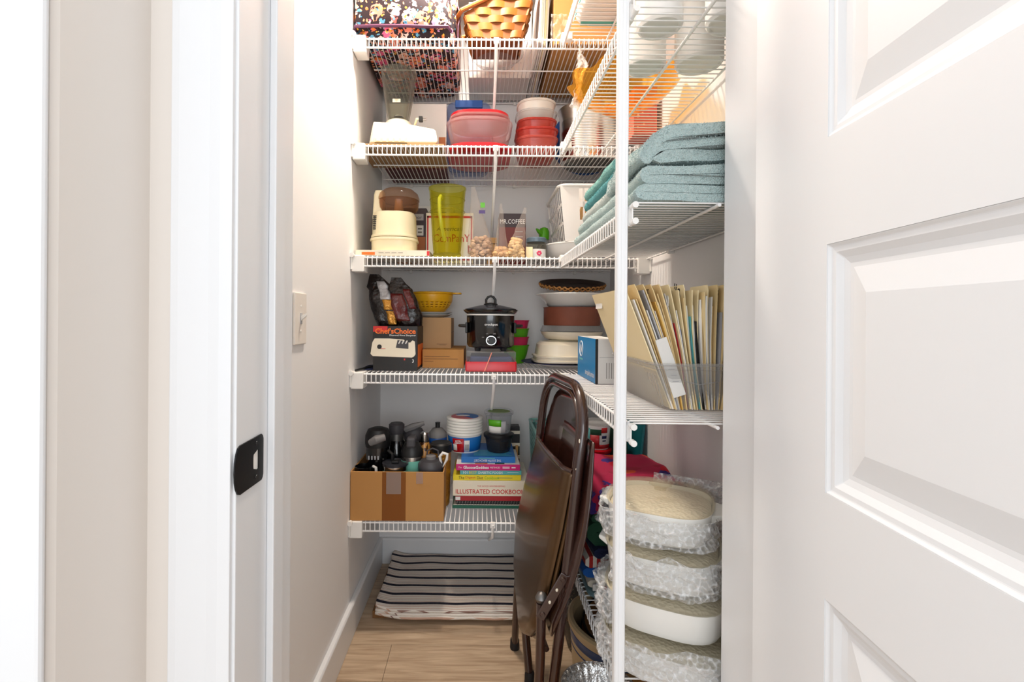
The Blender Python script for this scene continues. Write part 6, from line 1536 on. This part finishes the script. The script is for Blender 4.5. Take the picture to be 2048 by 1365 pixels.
def wrap_band(label, cx, cy, wd, rz, z0, z1, a0, a1, seed, out=0.012):
    t = thing('bubble_wrap', label, 'bubble wrap', (cx, cy, z0), group='bubble wrap around the casserole dishes')
    def fn(u, v):
        a = a0+(a1-a0)*u; c, s = math.cos(a), math.sin(a); e = 3.2; m_ = wd/2/(abs(c)**e+abs(s)**e)**(1/e)
        d = out*(1+0.9*nz(u*7+seed, v*3, seed)+0.5*nz(u*19+seed, v*6))+0.014*max(0, v-0.75)*4*nz(u*9+seed, 3)
        x, y = (m_+d)*c, (m_+d)*s
        ca, sa = math.cos(rz), math.sin(rz)
        hexb = 0.0016*(math.sin(u*(a1-a0)*wd/2/0.0034)*math.sin(v*(z1-z0)/0.0034))
        return (cx+(x*ca-y*sa)+hexb*c, cy+(x*sa+y*ca)+hexb*s, z0+(z1-z0)*v+0.012*nz(u*6+seed, 8)*v)
    b = B(); b.grid(fn, 110, 34); b.obj('sheet', M['bubble'], t, smooth=True, thick=0.0015)
wrap_band('bubble wrap round the topmost casserole dish', cx0-0.004, cy0+0.012, 0.208, R_, zr+0.262, zr+0.318, PI*0.72, PI*1.86, 1.0)
wrap_band('bubble wrap round the flower print casserole dish', cx0, cy0+0.004, 0.222, R_, zr+0.178, zr+0.245, PI*1.28, PI*2.0, 2.0)
wrap_band('bubble wrap round the second casserole dish from the bottom', cx0+0.006, cy0, 0.236, R_, zr+0.100, zr+0.160, PI*0.75, PI*1.30, 3.0, 0.016)
wrap_band('bubble wrap round the lowest casserole dish', cx0+0.012, cy0-0.004, 0.250, R_, zr+0.022, zr+0.088, PI*0.8, PI*1.9, 4.0, 0.014)
t = thing('bubble_wrap', 'loose bubble wrap flap hanging left of the casserole stack', 'bubble wrap', (0.29, 1.13, zr+0.05))
crumple(B(), (0.300, 1.100, zr+0.070), (-0.03, 0.10, -0.01), (0.01, 0.01, 0.125), 50, 60, 0.022, 4, 6.0).obj('sheet', M['bubble'], t, smooth=True, thick=0.0015)
t = thing('bubble_wrap', 'torn bubble wrap flap beside the green cloth and top casserole', 'bubble wrap', (0.285, 1.12, zr+0.25))
crumple(B(), (0.298, 1.110, zr+0.262), (-0.03, 0.05, 0.01), (0.02, 0.01, 0.055), 30, 34, 0.014, 4, 8.0).obj('sheet', M['bubble'], t, smooth=True, thick=0.0015)
t = thing('bubble_wrap', 'bubble wrap corner sticking up behind the topmost casserole', 'bubble wrap', (0.47, 1.10, zr+0.28))
crumple(B(), (0.480, 1.105, zr+0.285), (0.14, -0.08, 0.0), (0.02, 0.03, 0.11), 60, 44, 0.03, 4, 12.0).obj('sheet', M['bubble'], t, smooth=True, thick=0.0015)
# cloths stacked further back
def cloth(name, label, m, x0, x1, y0, y1, z, h, layers, seed, th=None, amp=0.006):
    t = thing(name, label, 'cloth', ((x0+x1)/2, (y0+y1)/2, z), group='folded cloths on the lowest right shelf')
    th = h/layers*0.98; path = []; r = h/layers/2
    for k in range(layers):
        zc_ = z+r+2*r*k; a, c = (x1-r, x0+r) if k % 2 == 0 else (x0+r, x1-r)
        path += [(a, zc_), ((a+c)/2, zc_), (c, zc_)]
        if k < layers-1:
            s = -1 if c < a else 1
            path += [(c+s*r*0.8, zc_+r*0.6), (c+s*r*0.8, zc_+r*1.4)]
    ribbon(B(), path, th, y0, y1, 16, amp, 14, seed).obj('folded_fabric', m, t, smooth=60)
    B().ribbon if False else None
    return t
zc = zr
t = thing('plastic_pouch', 'flat pale blue plastic pouch at the bottom of the cloth stack', 'pouch', (0.40, 1.42, zc))
b = B(); b.loft([[(p[0], p[1], p[2]+0.002*nz(p[0]*30, p[1]*30)) for p in rrect(0.395, 1.415, 0.23*k, 0.40*k, 0.03, zc+h, 6)] for h, k in ((0.001,0.97),(0.008,1.0),(0.014,0.97))]); b.obj('pouch_film', M['paleblue'], t, smooth=True); zc += 0.0155
cloth('folded_cloth', 'white folded dish cloth low in the cloth stack', M['whitecloth'], 0.285, 0.50, 1.24, 1.58, zc, 0.022, 2, 1); zc += 0.023
t = cloth('folded_cloth', 'bright blue folded cloth in the cloth stack', M['bluecloth'], 0.275, 0.50, 1.25, 1.58, zc, 0.024, 2, 2); zc += 0.025
cloth('folded_cloth', 'red checked folded dish towel in the cloth stack', M['redcheck'], 0.285, 0.51, 1.255, 1.58, zc, 0.030, 2, 3); zc += 0.031
cloth('folded_cloth', 'navy folded cloth below the green one', M['navycloth'], 0.300, 0.53, 1.23, 1.58, zc, 0.026, 2, 4); zc += 0.027
cloth('folded_cloth', 'dark green folded cloth below the pink one', M['greencloth'], 0.290, 0.54, 1.25, 1.58, zc, 0.080, 3, 5, amp=0.01); zc += 0.081
cloth('folded_cloth', 'bright pink and red patterned cloth on top of the cloth stack', M['pinkcloth'], 0.280, 0.55, 1.23, 1.57, zc, 0.070, 2, 6, amp=0.014); zc += 0.071
t = thing('white_card', 'small white and green seed packet tucked under the blue cloth', 'packet', (0.30, 1.232, zr+0.02))
B().box(0.292, 0.345, 1.228, 1.232, zr+0.018, zr+0.034).obj('packet_body', M['paper'], t); B().box(0.300, 0.314, 1.2275, 1.2281, zr+0.020, zr+0.032).obj('green_print', M['green'], t); B().box(0.316, 0.340, 1.2275, 1.2281, zr+0.022, zr+0.030).obj('red_print', M['redprint'], t)
# deli tubs at the corner of the lowest back shelf
tx, ty = X(1198, 1.74, 880), 1.745; zz = z5
for lab, body, hh, lm in (('purple lidded tub at the bottom behind the pink cloth', 'purplep', 0.114, 'red'), ('purple tub with a red lid standing behind the pink cloth', 'purplep', 0.114, 'red'), ('printed dip tub with red and white label under the right shelf', 'whiteprint', 0.096, 'clearf')):
    t = thing('food_pot', lab, 'tub', (tx, ty, zz))
    B().lathe(vessel([(0.040,0),(0.042,0.003),(0.047,hh-0.012)], 0.0015), 36, (tx, ty, zz)).obj('tub_wall', M[body], t, smooth=True)
    B().lathe([(0.050,hh-0.012),(0.052,hh-0.009),(0.052,hh-0.002),(0.047,hh)], 36, (tx, ty, zz)).obj('lid', M[lm], t, smooth=True)
    if body == 'whiteprint':
        def wr(a0, a1, z0, z1, mm, nm, off):
            b = B(); b.grid(lambda u, v: (tx+(0.0405+0.0055*(z0+(z1-z0)*v)/hh+off)*math.sin(a0+(a1-a0)*u), ty-(0.0405+0.0055*(z0+(z1-z0)*v)/hh+off)*math.cos(a0+(a1-a0)*u), zz+z0+(z1-z0)*v), 10, 2); b.obj(nm, mm, t, smooth=True, thick=0.0004)
        wr(-1.3, 1.2, 0.004, 0.018, M['redd'], 'red_print', 0.0022); wr(-0.75, -0.05, 0.004, 0.052, M['redd'], 'red_print', 0.0026); wr(-0.75, 0.1, 0.052, 0.072, M['greencloth'], 'green_print', 0.0026); wr(0.1, 0.6, 0.060, 0.078, M['redprint'], 'logo_print', 0.003); wr(-1.4, -0.78, 0.02, 0.075, M['tealp'], 'blue_print', 0.0022)
        wr(0.15, 0.55, 0.040, 0.050, M['navy'], 'label_print', 0.003); wr(0.2, 0.5, 0.030, 0.034, M['navy'], 'label_print', 0.003)
    else:
        B().box(tx-0.008, tx+0.014, ty-0.0462, ty-0.044, zz+hh*0.48, zz+hh*0.54).obj('label_print', M['whiteprint'], t)
    zz += hh+0.001
t = thing('teal_board', 'dark teal board leaning against the right wall behind the tubs', 'board', (0.53, 1.68, z5))
b = B(); q = [(1.66, 0.0), (1.93, 0.0), (1.93, 0.35), (1.68, 0.35), (1.66, 0.33)]
b.loft([[(0.530+0.035*(p[1]/0.35), p[0], z5+p[1]) for p in q], [(0.537+0.035*(p[1]/0.35), p[0], z5+p[1]) for p in q]]); b.obj('panel', M['tealdk'], t)
b = B(); b.tube([(0.531+0.035, 1.80+0.02*math.cos(a), z5+0.31+0.012*math.sin(a)) for a in [2*PI*i/14 for i in range(14)]], 0.003, 6, closed=True); b.obj('grip_hole', M['blackmat'], t)
t = thing('green_bag', 'dark green fabric bag standing between the tubs and teal board', 'bag', (0.50, 1.76, z5))
b = B(); b.loft([[(p[0]+0.006*nz(p[0]*30, p[1]*30, h*20), p[1]+0.006*nz(p[1]*30, p[0]*30, h*20), p[2]) for p in rrect(0.503, 1.76, 0.045*k, 0.13*k, 0.02, z5+h, 5)] for h, k in ((0,0.9),(0.02,1),(0.2,1),(0.29,0.85),(0.32,0.4))]); b.obj('fabric', M['greencloth'], t, smooth=True)

# ------------------------------------------------------------------ folding chair
def chair():
    t = thing('folding_chair', 'dark brown metal folding chair leaning folded against the shelf edge', 'chair', (0.15, 1.33, 0))
    def Xn(v): return 0.155+0.094*v/0.9
    def Xf(v): return 0.112+0.098*v/0.9
    def Xy(y, v): f = (y-1.15)/(1.50-1.15); return Xn(v)*(1-f)+Xf(v)*f
    yn, yf = 1.13, 1.50; top = 0.915
    # bent back tube
    pts = [(Xn(0.0)-0.002, yn+0.01, 0.012), (Xn(0.3), yn, 0.3), (Xn(0.6), yn-0.005, 0.6), (Xn(0.74), yn-0.003, 0.74)]
    for k in range(1, 9):
        a = PI/2*k/8; r = 0.115; y = yn-0.003+r-r*math.cos(a); v = top-r+r*math.sin(a); pts.append((Xy(y, v), y, v))
    for k in range(0, 9):
        a = PI/2-PI/2*k/8; r = 0.115; y = yf+0.003-r+r*math.cos(a); v = top-r+r*math.sin(a); pts.append((Xy(y, v), y, v))
    pts += [(Xf(0.6), yf+0.003, 0.6), (0.134, yf, 0.30), (0.150, yf-0.04, 0.10), (0.158, yf-0.055, 0.012)]
    B().tube(pts, 0.0125, 12).obj('back_tube', M['chair'], t, smooth=True)
    # a second thinner bead inside the bend (the rolled edge of the back)
    ins = []
    for k in range(0, 9):
        a = PI/2*k/8; r = 0.10; y = yn+0.017+r-r*math.cos(a); v = top-0.02-r+r*math.sin(a); ins.append((Xy(y, v)-0.004, y, v))
    for k in range(0, 9):
        a = PI/2-PI/2*k/8; r = 0.10; y = yf-0.017-r+r*math.cos(a); v = top-0.02-r+r*math.sin(a); ins.append((Xy(y, v)-0.004, y, v))
    B().tube([(Xy(yn+0.017, 0.55)-0.004, yn+0.017, 0.55)]+ins+[(Xy(yf-0.017, 0.55)-0.004, yf-0.017, 0.55)], 0.007, 10).obj('inner_tube', M['chair'], t, smooth=True)
    def bk(u, w_):
        y = yn+0.02+(yf-yn-0.04)*u; v = 0.56+(top-0.035-0.56)*w_; 
        c = 0.05*max(0, (abs(u-0.5)*2-0.45)/0.55)**2.2*(w_**3)*1.6
        return (Xy(y, v)+0.006+0.020*math.sin(PI*u), y, v-c)
    B().grid(bk, 20, 14).obj('backrest', M['chair'], t, smooth=True, thick=0.003)
    def lerp(tab, s):
        for (a, va), (c, vc) in zip(tab[:-1], tab[1:]):
            if s <= c: return va+(vc-va)*(s-a)/(c-a)
        return tab[-1][1]
    XN = [(0,0.222),(0.3,0.198),(0.6,0.170),(0.8,0.150),(1,0.136)]; XF = [(0,0.190),(0.3,0.152),(0.55,0.126),(0.8,0.120),(1,0.128)]
    YN = [(0,1.135),(0.3,1.137),(0.6,1.145),(0.85,1.18),(0.95,1.225),(1,1.27)]; YF = [(0,1.495),(0.5,1.497),(0.8,1.47),(0.93,1.42),(1,1.34)]
    def st(u, s):
        y = lerp(YN, s)*(1-u)+lerp(YF, s)*u; xx = lerp(XN, s)*(1-u)+lerp(XF, s)*u
        roll = 0.012*max(0, (abs(u-0.5)*2-0.82)/0.18)**2
        return (xx-0.012+roll-0.006*math.sin(PI*u), y, 0.722-(0.722-0.258)*s)
    B().grid(st, 28, 40).obj('seat', M['seat'], t, smooth=True, thick=0.004)
    rim = [st(0, s/20) for s in range(21)]+[st(u/8, 1) for u in range(1, 9)]+[st(1, 1-s/20) for s in range(1, 21)]
    B().tube([(p[0]+0.008, p[1], p[2]) for p in rim], 0.0055, 8).obj('seat_edge', M['seat'], t, smooth=True)
    B().tube([(st(u/12, 0)[0]-0.001, st(u/12, 0)[1], 0.724) for u in range(13)], 0.0055, 8).obj('seat_bead', M['chair'], t, smooth=True)
    # dark underside pan of the seat, standing off toward the shelf
    def pan(u, s):
        y = 1.10+0.36*u+0.02*s; v = 0.80-0.45*s
        c = math.sin(PI*min(max(s, 0), 1))
        return (0.262-0.09*s+0.012*c-0.03*u, y-0.05*c*(1-u), v)
    B().grid(pan, 14, 18).obj('seat_pan', M['chair'], t, smooth=True, thick=0.004)
    # second leg frame
    B().tube([(0.150, 1.135, 0.418), (0.148, 1.13, 0.30), (0.138, 1.145, 0.012)], 0.0115, 12).obj('leg', M['chair'], t, smooth=True)
    B().tube([(0.135, 1.515, 0.40), (0.127, 1.55, 0.20), (0.125, 1.595, 0.012)], 0.0115, 12).obj('leg', M['chair'], t, smooth=True)
    B().tube([(0.165, 1.15, 0.30), (0.150, 1.30, 0.30), (0.130, 1.50, 0.30)], 0.007, 8).obj('cross_bar', M['chair'], t, smooth=True)
    for p in ((0.138, 1.145), (0.125, 1.5955), (Xn(0)-0.002, yn+0.01), (0.158, yf-0.055)):
        B().lathe([(0.0145,0),(0.0155,0.004),(0.0145,0.03),(0.0125,0.034)], 14, (p[0], p[1], 0.0005)).obj('rubber_foot', M['rubber'], t, smooth=True)
    B().lathe([(0.002,-0.0145),(0.010,-0.010),(0.0145,0),(0.010,0.010),(0.002,0.0145)], 16, (0.150, 1.135, 0.430)).obj('tube_end_ball', M['steeld'], t, smooth=True)
    # hinge link between the two frames, on the near side
    a = Vector((0.196, 1.112, 0.485)); c = Vector((0.150, 1.112, 0.405)); dv = (c-a).normalized(); nv = Vector((-dv.z, 0, dv.x))*0.011
    b = B(); b.loft([[a+nv-dv*0.012, a-nv-dv*0.012, c-nv+dv*0.012, c+nv+dv*0.012], [p+Vector((0, 0.004, 0)) for p in (a+nv-dv*0.012, a-nv-dv*0.012, c-nv+dv*0.012, c+nv+dv*0.012)]]); lk = b.obj('hinge_link', M['chair'], t, bevel=0.002)
    for p in (a, c):
        b = B(); b.loft([[(p.x+0.0065*k*math.cos(2*PI*i/14), p.y-dy, p.z+0.0065*k*math.sin(2*PI*i/14)) for i in range(14)] for dy, k in ((0,1),(0.003,0.7))]); b.obj('rivet', M['chair'], lk)
    wear = M['creamcer']
    for v, w_ in ((0.80, 0.005), (0.735, 0.004), (0.64, 0.005)):
        b = B(); lumpy(b, Xn(v)-0.006, yn-0.0125, v, 0.0018, 0.0012, w_, 8, 5); b.obj('paint_chip', wear, t)
    for f in (0.3, 0.65):
        p = a.lerp(c, f); b = B(); lumpy(b, p.x, p.y-0.0002, p.z, 0.003, 0.0008, 0.004, 8, 5); b.obj('paint_chip', wear, lk)
chair()

# ------------------------------------------------------------------ floor
t = carton('flat_carton', 'flat dark brown cardboard box under the striped rug', 'carton', -0.375, 0.125, 1.75, 2.12, 0.0005, 0.026, M['carddk'])
B().box(-0.374, 0.124, 1.751, 2.119, 0.0266, 0.0272).obj('lid_sheet', M['carddk'], t)
def rug():
    t = thing('striped_rug', 'folded white rug with navy and tan stripes on the floor', 'rug', (-0.1, 1.93, 0.027))
    z = 0.0285
    for k in range(3):
        b = B(); zz = z+0.0095*k
        def fn(u, v):
            y = 1.712+0.40*v+0.004*k; x = -0.362+0.56*u+0.02*v*0
            xx = x+0.010*nz(v*5, k*3.0)
            curl = 0.010*max(0, 1-u/0.10)**1.5*(1 if k == 2 else 0.4)
            drop = 0.0045*max(0, 1-v/0.05)
            return (xx, y+0.004*nz(u*6, k)+(0.020*max(0, 0.16-u)/0.16), zz+0.004*nz(u*5, v*5, 1.0)*0.7+curl-drop)
        b.grid(fn, 46, 60); b.obj('fold_layer', M['mat'], t, smooth=True, thick=0.0085)
rug()
def stone_crock():
    cx, cy = 0.408, 1.345
    t = thing('stoneware_crock', 'cream stoneware crock with blue bands under the right shelves', 'crock', (cx, cy, 0.0005))
    prof = [(0.115,0),(0.125,0.006),(0.140,0.10),(0.148,0.235),(0.154,0.240),(0.155,0.252),(0.150,0.257)]
    B().lathe(vessel(prof, 0.009), 64, (cx, cy, 0.0005)).obj('crock_wall', M['stone'], t, smooth=True)
    for za, zb in ((0.205, 0.228), (0.185, 0.190)):
        ra = 0.140+(za-0.10)/0.135*0.008; rb = 0.140+(zb-0.10)/0.135*0.008
        B().lathe([(ra+0.0002,za),(ra+0.001,za+0.001),(rb+0.001,zb-0.001),(rb+0.0002,zb)], 64, (cx, cy, 0.0005), cap0=False, cap1=False).obj('blue_band', M['blueglaze'], t, smooth=True)
    b = B()
    for k in range(14):
        a = PI*1.12+0.02*k+0.04*math.sin(k*2.1); lumpy(b, cx+0.1475*math.cos(a), cy+0.1475*math.sin(a), 0.14+0.008*math.cos(k*1.7), 0.005, 0.005, 0.006, 8, 5)
    b.obj('flower_motif', M['navy'], t)
    z = 0.20
    for k, (r, lab) in enumerate(((0.128, 'lower brown stoneware plate set inside the crock'), (0.120, 'upper brown stoneware plate with green motif inside the crock'))):
        q = thing('brown_plate', lab, 'plate', (cx+0.01, cy+0.01, z+0.03*k), rot=(0.10, -0.16, 0), group='brown plates in the crock')
        B().lathe(vessel([(0.07,0),(0.08,0.003),(r-0.004,0.016),(r,0.019)], 0.004), 48).obj('dish', M['stonebr'], q, smooth=True, local=True)
        B().lathe([(r-0.002,0.0185),(r+0.001,0.020),(r-0.002,0.0225),(r-0.006,0.020)], 48, cap0=False, cap1=False).obj('rim', M['blackmat'], q, smooth=True, local=True)
stone_crock()
t = thing('speckled_roaster', 'black speckled enamel roaster standing behind the crock', 'roaster', (0.43, 1.72, 0))
b = B(); b.loft([rrect(0.43, 1.72, w_, d_, 0.07, 0.001+h, 6) for h, w_, d_ in ((0,0.25,0.36),(0.006,0.26,0.37),(0.13,0.28,0.40),(0.134,0.29,0.41),(0.14,0.29,0.41),(0.143,0.28,0.40),(0.24,0.25,0.36),(0.262,0.18,0.28),(0.268,0.08,0.14))]); b.obj('shell', M['speckle'], t, smooth=40)
for s in (-1, 1): B().tube([(0.43-0.05, 1.72+s*0.2, 0.12), (0.43-0.045, 1.72+s*0.235, 0.125), (0.43+0.045, 1.72+s*0.235, 0.125), (0.43+0.05, 1.72+s*0.2, 0.12)], 0.006, 8).obj('handle', M['blackmat'], t, smooth=True)
t = carton('storage_carton', 'brown carton on the floor under the foil pan, below the frame', 'carton', 0.205, 0.40, 0.88, 1.10, 0.0005, 0.27, M['card'])
B().box(0.292, 0.298, 0.88, 1.10, 0.2706, 0.2712).obj('packing_tape', M['tape'], t)
def foil_pan():
    cx, cy, z = 0.255, 1.015, 0.272
    t = thing('foil_pan', 'crimped aluminium foil pan under the lowest right shelf', 'foil pan', (cx, cy, z))
    n = 96
    def rg(r, zz, cr): return [(cx+(r+cr*math.cos(24*2*PI*i/n))*math.cos(2*PI*i/n), cy+(r+cr*math.cos(24*2*PI*i/n))*math.sin(2*PI*i/n), z+zz) for i in range(n)]
    B().loft([rg(0.055, 0, 0), rg(0.060, 0.003, 0.0008), rg(0.070, 0.036, 0.0016), rg(0.076, 0.038, 0.001), rg(0.077, 0.041, 0.0), rg(0.072, 0.041, 0.0), rg(0.067, 0.036, 0.0016), rg(0.057, 0.004, 0.0008)]).obj('pan_wall', M['foil'], t, smooth=50)
    B().tube([(cx+0.0765*math.cos(2*PI*i/64), cy+0.0765*math.sin(2*PI*i/64), z+0.0405) for i in range(64)], 0.0018, 6, closed=True).obj('rolled_rim', M['foil'], t, smooth=True)
foil_pan()

# a thing that came out as one single mesh is that mesh
bpy.context.view_layer.update()
for o in [o for o in sc.objects if o.type == 'EMPTY' and o.parent is None and 'label' in o]:
    ch = list(o.children)
    if len(ch) == 1 and ch[0].type == 'MESH' and not ch[0].children:
        c = ch[0]; nm = o.name; props = {k: o[k] for k in ('label', 'category', 'group') if k in o}
        mw = o.matrix_world @ c.matrix_local
        c.parent = None; c.matrix_world = mw
        for k, v in props.items(): c[k] = v
        if 'kind' in c: del c['kind']
        bpy.data.objects.remove(o); c.name = nm
